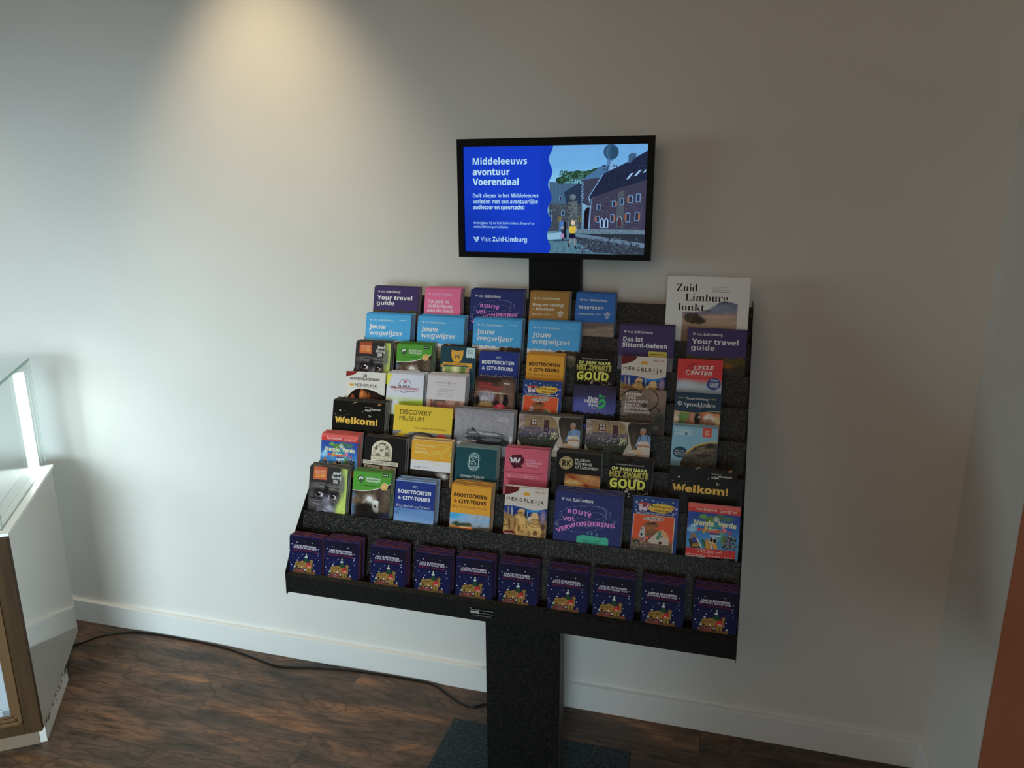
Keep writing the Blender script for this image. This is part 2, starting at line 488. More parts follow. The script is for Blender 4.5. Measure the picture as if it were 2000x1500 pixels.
class Cover:
    """a printed sheet W x H; artwork is set out on the drawing board L..R (top corners T, T2), x to the right, y down"""
    def __init__(s, W, H, L, T, R, T2, base, B=None, B2=None, gain=None, vs=1.085, step=0.00003):
        s.W, s.H, s.gain, s.step = W, H, gain, step
        s.mb = MB(); s.z = 0.0
        s.board(L, T, R, T2, B, B2, vs)
        s.mb.add([(0, 0, 0), (W, 0, 0), (W, 0, H), (0, 0, H)], [(0, 1, 2, 3)], 0, ink(base, gain))
        s.base = base

    def board(s, L, T, R, T2, B=None, B2=None, vs=1.085):
        s.m = (L, T, R, T2, B, B2, vs)

    def xy(s, px, py):
        L, T, R, T2, B, B2, vs = s.m
        u = (px - L) / (R - L); t = T + (T2 - T) * u
        if B is None: v = (py - t) / (R - L) * s.W / vs
        else: v = (py - t) / (B + (B2 - B) * u - t) * s.H
        return u * s.W, v

    def slope(s): return (s.m[3] - s.m[1]) / (s.m[2] - s.m[0])

    def up(s):
        s.z += s.step

    def clipped(s, pts):
        """Sutherland-Hodgman against the sheet"""
        for ax, lim, sg in ((0, 0.0, 1), (0, s.W, -1), (1, 0.0, 1), (1, s.H, -1)):
            out = []
            for i, p in enumerate(pts):
                q = pts[i - 1]
                ip, iq = (p[ax] - lim) * sg >= 0, (q[ax] - lim) * sg >= 0
                if ip != iq:
                    t = (lim - q[ax]) / (p[ax] - q[ax])
                    out.append((q[0] + (p[0] - q[0]) * t, q[1] + (p[1] - q[1]) * t))
                if ip: out.append(p)
            pts = out
            if not pts: break
        return pts

    def raw(s, pts, col, up=True):
        pts = s.clipped(pts)
        if len(pts) < 3: return
        if up: s.up()
        s.mb.add([(x, -s.z, s.H - y) for x, y in pts], [tuple(range(len(pts)))], 0, ink(col, s.gain))

    def P(s, pts, col, up=True): s.raw([s.xy(*p) for p in pts], col, up)

    def R(s, x0, y0, x1, y1, col, up=True):
        k = s.slope() * (x1 - x0)
        s.P([(x0, y0), (x1, y0 + k), (x1, y1 + k), (x0, y1)], col, up)

    def E(s, cx, cy, rx, ry, col, n=20, up=True):
        s.P([(cx + rx * math.cos(a * 2 * math.pi / n), cy + ry * math.sin(a * 2 * math.pi / n)) for a in range(n)], col, up)

    def ring(s, cx, cy, rx, ry, wd, col, a0=0, a1=360, n=28):
        s.up()
        for i in range(n):
            a, c = (math.radians(a0 + (a1 - a0) * (i + j) / n) for j in (0, 1))
            s.P([(cx + (rx + q) * math.cos(t), cy + (ry + q) * math.sin(t)) for t, q in ((a, 0), (c, 0), (c, wd), (a, wd))], col, False)

    def Ln(s, pts, wd, col):
        s.up()
        for (x0, y0), (x1, y1) in zip(pts, pts[1:]):
            d = math.hypot(x1 - x0, y1 - y0) or 1; nx, ny = -(y1 - y0) / d * wd / 2, (x1 - x0) / d * wd / 2
            s.P([(x0 + nx, y0 + ny), (x1 + nx, y1 + ny), (x1 - nx, y1 - ny), (x0 - nx, y0 - ny)], col, False)

    def t(s, txt, x0, x1, yb, cap, col, st='b', off=0.0, rot=0.0):
        """one line of lettering from x0 to x1 on the baseline yb, capitals cap high"""
        vs, fs = glyphs(txt, st, off)
        if not vs: return
        a = min(v[0] for v in vs); e = max(v[0] for v in vs)
        X0, Y0 = s.xy(x0, yb); X1, _ = s.xy(x1, yb)
        ch = s.xy(x0, yb + cap)[1] - Y0
        sy = ch / cap_height(st, off); sx = (X1 - X0) / (e - a)
        s.up()
        cr, sr = math.cos(rot), math.sin(rot); o = []
        for x, y in vs:
            lx, ly = (x - a) * sx, -y * sy
            o.append((X0 + lx * cr - ly * sr, Y0 + lx * sr + ly * cr))
        c = ink(col, s.gain)
        keep = [f for f in fs if all(-0.0005 <= o[i][0] <= s.W + 0.0005 and -0.0005 <= o[i][1] <= s.H for i in f)]
        s.mb.add([(x, -s.z, s.H - y) for x, y in o], keep, 0, c)

    def tpath(s, txt, pts, cap, col, st='b', off=0.0):
        """lettering along a line of board points"""
        adv = []
        for i in range(len(txt) + 1):
            vs, _ = glyphs(txt[:i] + '|', st, off)
            adv.append(max(v[0] for v in vs))
        adv = [q - adv[0] for q in adv]
        tot = adv[-1]
        q = [s.xy(*p) for p in pts]
        seg = [math.dist(a, c) for a, c in zip(q, q[1:])]; length = sum(seg)
        ch = s.xy(pts[0][0], pts[0][1] + cap)[1] - q[0][1]; sy = ch / cap_height(st, off); sx = length / tot
        c = ink(col, s.gain); s.up()
        for i, chx in enumerate(txt):
            if chx == ' ': continue
            vs, fs = glyphs(chx, st, off); w0 = min(v[0] for v in vs); w1 = max(v[0] for v in vs)
            d = (adv[i] + adv[i + 1]) * sx * 0.5
            j = 0
            while j < len(seg) - 1 and d > seg[j]: d -= seg[j]; j += 1
            f = d / seg[j]; cx = q[j][0] + (q[j + 1][0] - q[j][0]) * f; cy = q[j][1] + (q[j + 1][1] - q[j][1]) * f
            an = math.atan2(q[j + 1][1] - q[j][1], q[j + 1][0] - q[j][0]); cr, sr = math.cos(an), math.sin(an)
            o = []
            for x, y in vs:
                lx, ly = (x - (w0 + w1) / 2) * sx, -y * sy
                o.append((cx + lx * cr - ly * sr, cy + lx * sr + ly * cr))
            s.mb.add([(x, -s.z, s.H - y) for x, y in o], fs, 0, c)

    def A(s, x0, y0, x1, y1, n, grad, blobs=(), noise=(0.0, 1.0), seed=0, streak=None):
        """a printed photograph: a fine grid of dots from a vertical gradient, soft blobs and grain"""
        s.up()
        k = s.slope() * (x1 - x0)
        c = [s.xy(x0, y0), s.xy(x1, y0 + k), s.xy(x0, y1)]
        m = max(2, int(n * abs((c[2][1] - c[0][1]) / (c[1][0] - c[0][0]))))
        X = np.linspace(x0, x1, n + 1); Y = np.linspace(y0, y1, m + 1)
        cx, cy = np.meshgrid((X[1:] + X[:-1]) / 2, (Y[1:] + Y[:-1]) / 2)
        cy = cy + s.slope() * (cx - x0)
        if isinstance(grad, str): grad = [(y0, grad), (y1, grad)]
        g = np.array([ink(h, s.gain) for _, h in grad]); gy = [q for q, _ in grad]
        col = np.stack([np.interp(cy - s.slope() * (cx - x0), gy, g[:, i]) for i in range(3)], -1)
        u = (cx - x0) / (x1 - x0); v = (cy - y0) / (x1 - x0)
        for bl in blobs:
            bx, by, rx, ry, h, soft = bl[:6]; rot = math.radians(bl[6]) if len(bl) > 6 else 0
            dx, dy = cx - bx, cy - by
            if rot: dx, dy = dx * math.cos(rot) + dy * math.sin(rot), -dx * math.sin(rot) + dy * math.cos(rot)
            d = np.sqrt((dx / rx) ** 2 + (dy / ry) ** 2) + (vnoise(u * 30, v * 30, seed + 5) - 0.5) * 0.25
            wgt = np.clip((1 + soft / 2 - d) / max(soft, 1e-3), 0, 1)[..., None]
            col = col * (1 - wgt) + np.array(ink(h, s.gain)) * wgt
        amp, sc = noise
        if amp:
            nz = (vnoise(u * sc, v * sc, seed) - 0.5) + 0.6 * (vnoise(u * sc * 2.3, v * sc * 2.3, seed + 1) - 0.5)
            if streak: nz = vnoise(u * streak[0], v * streak[1], seed) - 0.5 + 0.4 * nz
            col = col * np.clip(1 + amp * 2 * nz, 0.1, 2.5)[..., None]
        col = np.clip(col, 0, 0.9)
        P = [[s.xy(X[i], Y[j] + s.slope() * (X[i] - x0)) for i in range(n + 1)] for j in range(m + 1)]
        cl = lambda q, hi: min(max(q, 0.0), hi)
        base = len(s.mb.v)
        s.mb.v += [(cl(P[j][i][0], s.W), -s.z, s.H - cl(P[j][i][1], s.H)) for j in range(m + 1) for i in range(n + 1)]
        for j in range(m):
            if P[j][0][1] > s.H: break
            for i in range(n):
                a = base + j * (n + 1) + i
                s.mb.f.append((a + n + 1, a + n + 2, a + 1, a)); s.mb.mi.append(0); s.mb.c.append(tuple(col[j, i]))

    def speck(s, x0, y0, x1, y1, n, sz, cols, seed=1, asp=1.0):
        """scattered small printed dots or flakes"""
        rd = random.Random(seed); s.up()
        for _ in range(n):
            x, y = rd.uniform(x0, x1), rd.uniform(y0, y1); q = sz * rd.uniform(0.5, 1.3); a = rd.uniform(0, 3.1)
            ca, sa = math.cos(a) * q, math.sin(a) * q
            s.P([(x - ca * asp, y - sa * asp), (x + sa, y - ca), (x + ca * asp, y + sa * asp), (x - sa, y + ca)], rd.choice(cols), False)

    def logo(s, x, y, w, col):
        """three wavy bars tapering down, as on the tourist board's covers"""
        for i, (a, e) in enumerate(((0.0, 1.0), (0.14, 1.0), (0.36, 0.82))):
            yy = y + w * 0.30 * i
            pts = [(x + w * a, yy), (x + w * (a + (e - a) * 0.35), yy + w * 0.20), (x + w * (a + (e - a) * 0.65), yy + w * 0.08), (x + w * e, yy + w * 0.0)]
            s.P(pts + [(px, py + w * 0.2) for px, py in reversed(pts)], col)

    def vzl(s, x0, x1, yb, cap, col):
        w = x1 - x0; k = s.slope()
        s.logo(x0, yb - cap * 0.95, w * 0.095, col)
        s.t('Visit', x0 + w * 0.135, x0 + w * 0.325, yb + k * w * 0.135, cap, col, 'r')
        s.t('Zuid-Limburg', x0 + w * 0.37, x1, yb + k * w * 0.37, cap, col, 'b')

    def lines(s, x0, x1, y, dy, n, th, col, seed=3):
        """small print too fine to read: rows of word-long strokes"""
        rd = random.Random(seed); s.up()
        for i in range(n):
            x = x0; yy = y + i * dy; e = x1 - (x1 - x0) * rd.uniform(0, 0.15)
            while x < e:
                q = min(e, x + (x1 - x0) * rd.uniform(0.05, 0.16))
                y2 = yy + s.slope() * (x - x0)
                s.R(x, y2 - th, q, y2, col, False); x = q + (x1 - x0) * 0.022

    def mesh(s, name): return s.mb.mesh(name, [M_PRINT])


# ------------------------------------------------------------------ monitor on the post
MY = 2.166
mon = thing('monitor', 'black framed monitor showing a blue slide about Voerendaal above the brochure stand', 'monitor', (-0.495, MY, EYE - 0.045))
MX0, MX1, MZ0, MZ1 = -0.7745, -0.2164, -0.2100, 0.1206
AX0, AX1, AZ0, AZ1 = -0.757, -0.2345, -0.1945, 0.0995


def mpart(name, b, m, bevel=0.0):
    o = b.build(name, m, mon, bevel); o.location = (0.495, -MY, -EYE + 0.045); return o


b = MB()
b.box(MX0 + 0.004, MY + 0.012, MZ0 + EYE + 0.004, MX1 - 0.004, MY + 0.0355, MZ1 + EYE - 0.004)
mpart('housing', b, M_BLACK, 0.004)
b = MB()
for q in ((MX0, MZ0, MX1, AZ0), (MX0, AZ1, MX1, MZ1), (MX0, AZ0, AX0, AZ1), (AX1, AZ0, MX1, AZ1)):
    b.box(q[0], MY, q[1] + EYE, q[2], MY + 0.012, q[3] + EYE)
mpart('bezel', b, M_BLACK)

c = Cover(AX1 - AX0, AZ1 - AZ0, 155, 168, 1803, 130, '#0636b4', 1107, 1132, gain=1.075, step=0.00002)
c.A(155, 168, 985, 1107, 14, '#0434b6', [(600, 560, 560, 460, '#0538c4', 1.2), (200, 1000, 300, 300, '#0330ac', 1.0)])
WH = '#a9d4fb'
c.t('Middeleeuws', 240, 745, 322, 58, WH, 'b', 0.012); c.t('avontuur', 238, 585, 415, 58, WH, 'b', 0.012); c.t('Voerendaal', 238, 668, 503, 58, WH, 'b', 0.012)
for i, s_ in enumerate(('Duik dieper in het Middeleeuws', 'verleden met een avontuurlijke', 'audiotour en speurtocht!')):
    c.t(s_, 237, (850, 845, 722)[i], (613, 666, 718)[i], 34, WH, 'b', 0.01)
c.t('Verkrijgbaar bij de Visit Zuid-Limburg Shops of op', 237, 813, 853, 20, '#8fbdf2', 'b'); c.t('visitzuidlimburg.nl/webshop', 237, 568, 888, 20, '#8fbdf2', 'b')
c.logo(237, 970, 50, WH); c.t('Visit', 306, 403, 1012, 40, WH, 'r'); c.t('Zuid·Limburg', 420, 745, 1012, 40, WH, 'b', 0.008)
# the photograph on the right half of the slide
c.board(-1076, 85, 1278, 25, 1422, 1448)
c.A(30, 48, 1300, 1460, 64, [(48, '#5f9fd8'), (300, '#62a6dc'), (520, '#78b9e4'), (700, '#6fa8d0'), (1440, '#4a6a7a')], (), (0.03, 20))
c.P([(60, 512), (470, 530), (470, 800), (60, 790)], '#3a5a78')
for i in range(22): c.Ln([(64 + i * 18, 516), (62 + i * 18, 786)], 5, '#446a8c')
c.P([(250, 640), (420, 530), (475, 530), (475, 800), (280, 800)], '#24344f')
for q in ((200, 490, 60), (270, 460, 70), (340, 430, 75), (420, 420, 80), (500, 420, 70), (570, 400, 60), (640, 370, 50), (680, 345, 30)): c.E(q[0], q[1], q[2], q[2] * 0.7, '#1f3d30', 12)
c.speck(190, 375, 690, 525, 420, 11, ['#2c5540', '#16302a', '#35634a', '#4f8a8a'], 4)
c.P([(60, 788), (480, 800), (480, 1120), (50, 1150)], '#3b4450'); c.speck(60, 800, 480, 1130, 260, 8, ['#4a5663', '#313a46', '#55606c'], 5, 1.6)
c.P([(470, 485), (705, 450), (560, 710), (590, 830), (470, 770)], '#363a52'); c.P([(470, 485), (720, 300), (800, 285), (880, 330), (705, 450)], '#3f6b98')
for i in range(9): c.R(466 + (i % 2) * 8, 510 + i * 28, 494 + (i % 2) * 6, 528 + i * 28, '#5f8cba', False)
c.P([(785, 215), (860, 215), (862, 290), (885, 330), (800, 370), (782, 290)], '#4577a8'); c.P([(830, 240), (860, 235), (885, 330), (805, 375)], '#6fa0cc')
c.E(830, 130, 94, 98, '#2c5276', 28); c.P([(830, 40), (905, 70), (922, 140), (890, 205), (835, 225)], '#234664'); c.Ln([(830, 40), (790, 90), (785, 160), (810, 220)], 5, '#4a7aa4')
c.P([(560, 710), (740, 405), (1040, 250), (1300, 92), (1300, 470), (1250, 490), (890, 600), (585, 715)], '#1d2540'); c.Ln([(560, 708), (740, 405)], 10, '#6d9cc8')
c.speck(740, 300, 1270, 560, 150, 10, ['#232c48', '#19203a'], 8, 2.0)
c.P([(1044, 165), (1085, 140), (1140, 150), (1135, 185), (1070, 265), (1044, 270)], '#36587c')
for q in (((1025, 470), (1080, 395), (1112, 388), (1055, 466)), ((1118, 430), (1175, 358), (1212, 348), (1150, 425)), ((1222, 388), (1262, 340), (1262, 370), (1232, 390))): c.P(q, '#8fb6dc')
c.P([(585, 715), (890, 600), (1300, 470), (1300, 1120), (580, 1115)], '#3a3850'); c.speck(600, 700, 1240, 1110, 420, 9, ['#46445c', '#312f46', '#4b4a58', '#3d4660'], 6, 1.7)
c.P([(925, 640), (1010, 610), (1000, 1090), (910, 1090)], '#48525f')
c.Ln([(600, 730), (580, 1110)], 8, '#5d84aa'); c.Ln([(920, 640), (905, 1080)], 6, '#20263c')
c.P([(510, 880), (545, 830), (585, 830), (570, 1115), (505, 1110)], '#17131f'); c.Ln([(500, 900), (520, 850), (560, 815), (588, 820), (570, 1115)], 14, '#6d93bb')
for (x, y, w_, h_, sh) in ((690, 830, 26, 60, 0), (880, 785, 26, 60, 1), (980, 755, 26, 70, 0), (1085, 725, 30, 80, -1), (1180, 705, 30, 90, 0), (685, 985, 28, 70, -1), (865, 970, 26, 90, 1), (1060, 960, 30, 100, -1), (1170, 945, 30, 100, 1), (78, 910, 26, 50, 0), (75, 980, 26, 50, 0), (238, 910, 24, 50, 0), (205, 720, 22, 40, 0)):
    c.R(x - w_ * 0.95, y - h_ * 0.62, x + w_ * 0.95, y + h_ * 0.62, '#6288b2'); c.R(x - w_ * 0.55, y - h_ * 0.5, x + w_ * 0.55, y + h_ * 0.5, '#222d48')
    if sh: c.R(x + sh * 28 - 12, y - h_ * 0.45, x + sh * 28 + 12, y + h_ * 0.45, '#8d5c4c')
for x in (738, 792): c.P([(x - 28, 1095), (x - 26, 1000), (x, 965), (x + 26, 1000), (x + 26, 1095)], '#8fb4d8'); c.P([(x - 13, 1090), (x - 13, 1005), (x, 985), (x + 13, 1005), (x + 13, 1090)], '#1c2440')
c.P([(935, 1075), (935, 985), (955, 955), (978, 985), (978, 1075)], '#4a2c38'); c.ring(957, 1000, 25, 45, 9, '#7f9cbc', 180, 360)
c.P([(310, 760), (420, 750), (430, 1110), (300, 1110)], '#4a565c'); c.P([(310, 760), (340, 755), (335, 1110), (300, 1110)], '#2c3440'); c.speck(310, 765, 425, 1105, 200, 8, ['#5d6a70', '#39444c', '#68757a'], 9, 2.2); c.E(362, 705, 42, 42, '#4a5b66', 20); c.E(372, 695, 28, 28, '#627886', 16)
for x in (200, 455): c.R(x - 15, 955, x + 15, 1020, '#8a7a3a'); c.R(x - 6, 960, x + 6, 1015, '#20202c')
c.P([(40, 1180), (300, 1110), (700, 1130), (1300, 1120), (1300, 1470), (40, 1460)], '#4a7388'); c.P([(40, 1180), (240, 1160), (260, 1240), (40, 1260)], '#7fb0cc'); c.P([(40, 1262), (330, 1250), (330, 1275), (40, 1282)], '#2d4a66')
c.speck(50, 1270, 600, 1430, 200, 10, ['#527c90', '#42687c'], 11, 2.5)
c.P([(430, 1120), (1300, 1120), (1300, 1175), (420, 1165)], '#5b7487'); c.speck(440, 1122, 1220, 1170, 120, 8, ['#6d8799', '#4d6577'], 12)
c.P([(420, 1175), (1300, 1180), (1300, 1300), (900, 1260)], '#28303c'); c.P([(410, 1180), (560, 1190), (1300, 1300), (1300, 1362), (420, 1215)], '#5a7690'); c.P([(410, 1215), (1300, 1358), (1300, 1470), (640, 1420), (420, 1275)], '#2f3a4a'); c.speck(430, 1230, 1210, 1430, 260, 10, ['#3d4a5c', '#4a5a6c', '#242c3a'], 13, 2.0)
c.P([(195, 1010), (250, 1010), (245, 1110), (190, 1140)], '#3f6fb0'); c.E(238, 1100, 22, 24, '#8a8f96', 14); c.P([(225, 1120), (262, 1120), (265, 1180), (222, 1180)], '#28284a'); c.P([(215, 1175), (265, 1175), (268, 1240), (212, 1235)], '#9c7fb0'); c.R(225, 1236, 255, 1275, '#34303c')
c.Ln([(265, 1020), (275, 1240)], 34, '#141a26')
c.P([(318, 1130), (330, 1078), (408, 1076), (416, 1120), (400, 1175), (335, 1172)], '#c9ac2e'); c.E(378, 1038, 24, 32, '#b7a8a0', 16); c.E(366, 1030, 20, 30, '#cdbf9c', 14)
c.P([(328, 1172), (402, 1172), (412, 1238), (318, 1238)], '#10142c'); c.Ln([(350, 1238), (330, 1300), (318, 1350)], 18, '#8d7f80'); c.Ln([(392, 1238), (402, 1310), (405, 1360)], 18, '#8d7f80'); c.Ln([(415, 1110), (412, 1140), (385, 1135)], 14, '#a8948c'); c.Ln([(325, 1300), (316, 1350)], 20, '#1a2030'); c.Ln([(403, 1330), (408, 1366), (425, 1368)], 20, '#1a2030')
wave = [(108, 40)] + [(80 + 25 * math.cos((yy - 60) / 325 * 2 * math.pi) - (yy - 60) * 0.018, yy) for yy in range(60, 1441, 18)] + [(75, 1448)]
c.P([(-60, 40)] + wave + [(-60, 1448)], '#0434b8')
o = link('screen_panel', c.mb.mesh('screen_panel', [M_SCREEN]), mon)
o.location = (AX0 + 0.495, 0.0095, AZ0 + 0.045)


# ------------------------------------------------------------------ cover artwork
def star(c, x, y, r, col, n=8, thin=0.18):
    c.P([(x + (r if i % 2 == 0 else r * thin) * math.cos(i * math.pi / n), y + (r if i % 2 == 0 else r * thin) * math.sin(i * math.pi / n)) for i in range(2 * n)], col)


def d_guide(W, H):
    c = Cover(W, H, 960, 765, 1690, 785, '#382d56')
    c.A(950, 1120, 1690, 1900, 74, [(1120, '#4a3c24'), (1250, '#3c3018'), (1400, '#2c2c30'), (1900, '#2a3a2a')],
        [(1470, 1270, 70, 40, '#7a4a18', .8), (1590, 1230, 90, 40, '#44461c', .8), (1150, 1280, 120, 50, '#5a4a1c', .8), (1320, 1220, 90, 40, '#3a2a18', .8)], (0.35, 26), 3)
    c.P([(940, 1090), (1700, 1110), (1700, 1170), (1600, 1150), (1520, 1172), (1440, 1160), (1390, 1155), (1300, 1175), (1200, 1150), (1100, 1165), (1000, 1140), (940, 1155)], '#382d56')
    c.vzl(1022, 1390, 860, 34, '#b3adc0')
    c.t('Your travel', 1018, 1590, 975, 66, '#bdb4c0', 'b', 0.012); c.t('guide', 1013, 1305, 1062, 66, '#bdb4c0', 'b', 0.012)
    return c


def d_pad(W, H):
    c = Cover(W, H, 875, 155, 1345, 182, '#b25377')
    c.vzl(918, 1225, 246, 30, '#cf89a9')
    c.t('Op pad in', 918, 1190, 350, 44, '#d3a3b8', 'b'); c.t('Valkenburg', 918, 1238, 408, 44, '#d3a3b8', 'b'); c.t('aan de Geul', 918, 1250, 470, 44, '#d3a3b8', 'b')
    c.R(1125, 512, 1300, 620, '#d0a03a')
    c.A(875, 620, 1345, 1100, 34, [(620, '#6d5a5c'), (1100, '#4a4a3a')], (), (.3, 14))
    return c


def d_route(W, H):
    c = Cover(W, H, 550, 880, 1222, 940, '#252b5e')
    c.vzl(610, 930, 978, 34, '#bfc0d6')
    rd = random.Random(4); c.up()
    for (cx, cy, rx, ry, a0, a1, n) in ((860, 1130, 250, 95, 150, 380, 60), (900, 1160, 170, 60, 190, 400, 40), (820, 1200, 250, 120, 20, 170, 60), (960, 1110, 110, 70, 250, 450, 34), (760, 1230, 190, 60, 160, 330, 40), (900, 1180, 270, 80, 10, 120, 40)):
        for i in range(n):
            t = math.radians(a0 + (a1 - a0) * i / n); q = rd.uniform(0.94, 1.06); x, y = cx + rx * q * math.cos(t), cy + ry * q * math.sin(t)
            c.P([(x - 3, y), (x, y - 2.5), (x + 4, y + 1), (x, y + 3)], rd.choice(['#8a90ba', '#5d6498', '#a6abc8']), False)
    c.tpath('ROUTE', [(680, 1116), (760, 1122), (840, 1138), (918, 1166)], 45, '#c065a2', 'b', 0.015)
    c.tpath('VOL', [(640, 1200), (700, 1204), (768, 1200)], 45, '#c065a2', 'b', 0.015)
    c.tpath('VERWONDERING', [(592, 1332), (680, 1296), (780, 1262), (880, 1248), (980, 1252), (1080, 1262), (1160, 1270)], 47, '#c065a2', 'b', 0.015)
    c.P([(788, 1362), (850, 1348), (900, 1356), (960, 1362), (1020, 1376), (1080, 1372), (1105, 1390), (1105, 1900), (788, 1900)], '#2c8a70')
    for x, y in ((900, 1350), (938, 1352), (988, 1366)):
        c.Ln([(x, y), (x, y - 42)], 3, '#3f8f86')
        for k in range(3): c.Ln([(x - 9, y - 6 - k * 12), (x, y - 16 - k * 12), (x + 9, y - 5 - k * 12)], 3, '#3f8f86')
    c.lines(850, 1040, 1408, 20, 2, 7, '#15584c')
    return c


def grapes(c, x, y, r, col):
    for dx, dy in ((-1, 0), (0, 0), (1, 0), (-.5, .9), (.5, .9), (0, 1.8)): c.ring(x + dx * r * 1.7, y + dy * r * 1.7, r * 0.75, r * 0.75, r * 0.42, col, n=12)
    c.P([(x - r * .3, y - r * 1.4), (x + r * .5, y - r * 2.6), (x + r * .8, y - r * 1.9), (x + r * .2, y - r * 1.2)], col)


def d_berg(W, H):
    c = Cover(W, H, 300, 258, 940, 275, '#815c29')
    c.vzl(360, 790, 383, 36, '#c9b48e')
    c.t('Berg en Terblijt', 355, 862, 500, 46, '#d0bf9c', 'b', .008); c.t('– Houthem', 355, 712, 575, 46, '#d0bf9c', 'b', .008)
    c.t('Route des Vins → 10 km', 345, 650, 655, 20, '#cdbb96', 'b'); grapes(c, 815, 622, 17, '#d6c7a6')
    c.A(300, 760, 940, 1400, 34, [(760, '#4c4434'), (1400, '#3a3a28')], (), (.3, 14))
    return c


def d_meer(W, H):
    c = Cover(W, H, 1045, 278, 1690, 300, '#1d5290')
    c.A(1040, 770, 1700, 1500, 51, [(770, '#4a4a54'), (850, '#6a5c54'), (930, '#6d5d50'), (980, '#7a6a5a'), (1500, '#4a4030')],
        [(1300, 850, 240, 40, '#5a4c48', .8), (1560, 900, 160, 30, '#7a6a5c', .8), (1250, 930, 200, 20, '#83705a', .8)], (.08, 14))
    c.P([(1030, 740), (1700, 760), (1700, 800), (1600, 796), (1500, 800), (1440, 790), (1390, 778), (1330, 792), (1280, 776), (1210, 790), (1030, 780)], '#1d5290')
    c.vzl(1105, 1550, 408, 36, '#a9c2dc')
    c.t('Meerssen', 1098, 1502, 550, 62, '#c4cfdc', 'b', .012)
    c.t('Wijngaardwandeling → 8 km', 1088, 1462, 645, 22, '#b9cadb', 'b'); grapes(c, 1570, 648, 18, '#c4d0dc')
    return c


def d_poster(W, H):
    c = Cover(W, H, 712, 122, 1737, 147, '#b4aaa7')
    c.A(925, 470, 1600, 1600, 95, [(470, '#565f74'), (560, '#5d6274'), (640, '#7a6d74'), (700, '#8a7468'), (760, '#8f7a66'), (900, '#6a5644'), (1600, '#3a3a28')],
        [(1330, 570, 200, 50, '#656c80', 1), (1400, 690, 220, 30, '#9a7e74', 1), (1200, 640, 200, 20, '#6a6474', 1), (1060, 715, 100, 70, '#3a2f28', .35), (1010, 700, 60, 60, '#42352c', .5), (1130, 745, 90, 50, '#352a24', .5)], (.10, 30), 6)
    c.P([(900, 450), (1445, 440), (1400, 462), (1330, 530), (1270, 570), (1220, 600), (1150, 618), (1050, 622), (915, 628), (900, 640)], '#b4aaa7')
    c.P([(1430, 440), (1620, 440), (1620, 508), (1555, 500), (1510, 478), (1470, 450)], '#b4aaa7')
    c.t('Zuid', 830, 1092, 336, 103, '#1c1a1a', 'f', -0.008); c.t('Limburg', 945, 1480, 472, 100, '#1c1a1a', 'f', -0.008); c.t('lonkt...', 865, 1285, 605, 100, '#1c1a1a', 'f', -0.008)
    c.lines(1280, 1500, 280, 22, 4, 6, '#6a6262', 5); c.Ln([(1140, 303), (1215, 304)], 2, '#867c7a')
    return c


def d_way(W, H):
    c = Cover(W, H, 270, 725, 1130, 765, '#357fae')
    c.A(250, 1200, 1140, 2300, 68, [(1200, '#a9a8b0'), (1260, '#aaa6a8'), (1300, '#7c6a58'), (1400, '#4c4432'), (2300, '#3a4028')],
        [(810, 1280, 70, 45, '#453019', .4), (980, 1290, 120, 50, '#3c2a18', .5), (1090, 1310, 60, 60, '#33281a', .5), (420, 1330, 200, 40, '#7a6a50', .8)], (.22, 24), 2)
    c.ring(810, 1275, 50, 38, 9, '#b9b2a6', 180, 360, 14)
    c.P([(240, 1150), (1140, 1190), (1140, 1256), (1040, 1262), (930, 1244), (850, 1236), (790, 1236), (720, 1254), (655, 1222), (600, 1240), (540, 1214), (480, 1232), (400, 1208), (320, 1222), (240, 1196)], '#357fae')
    c.vzl(345, 785, 852, 36, '#94bcd4'); c.lines(905, 1050, 850, 20, 1, 9, '#8ab2cc')
    c.t('Jouw', 340, 660, 1003, 88, '#bfccd6', 'b', .015); c.t('wegwijzer', 345, 985, 1122, 88, '#bfccd6', 'b', .015)
    return c


def d_das(W, H):
    c = Cover(W, H, 132, 718, 800, 755, '#382d56')
    c.A(120, 1125, 800, 1800, 34, [(1125, '#55505a'), (1300, '#6a6468'), (1800, '#3a3636')], (), (.1, 12))
    c.P([(110, 1080), (810, 1100), (810, 1135), (700, 1150), (600, 1120), (500, 1140), (400, 1120), (110, 1130)], '#382d56')
    c.vzl(185, 537, 818, 32, '#b1aabd'); c.t('Das ist', 182, 425, 930, 58, '#bdb5c0', 'b', .012); c.t('Sittard-Geleen', 176, 722, 1006, 58, '#bdb5c0', 'b', .012)
    c.R(505, 1072, 725, 1170, '#c09a34'); c.lines(525, 690, 1112, 20, 1, 12, '#5a4718')
    return c


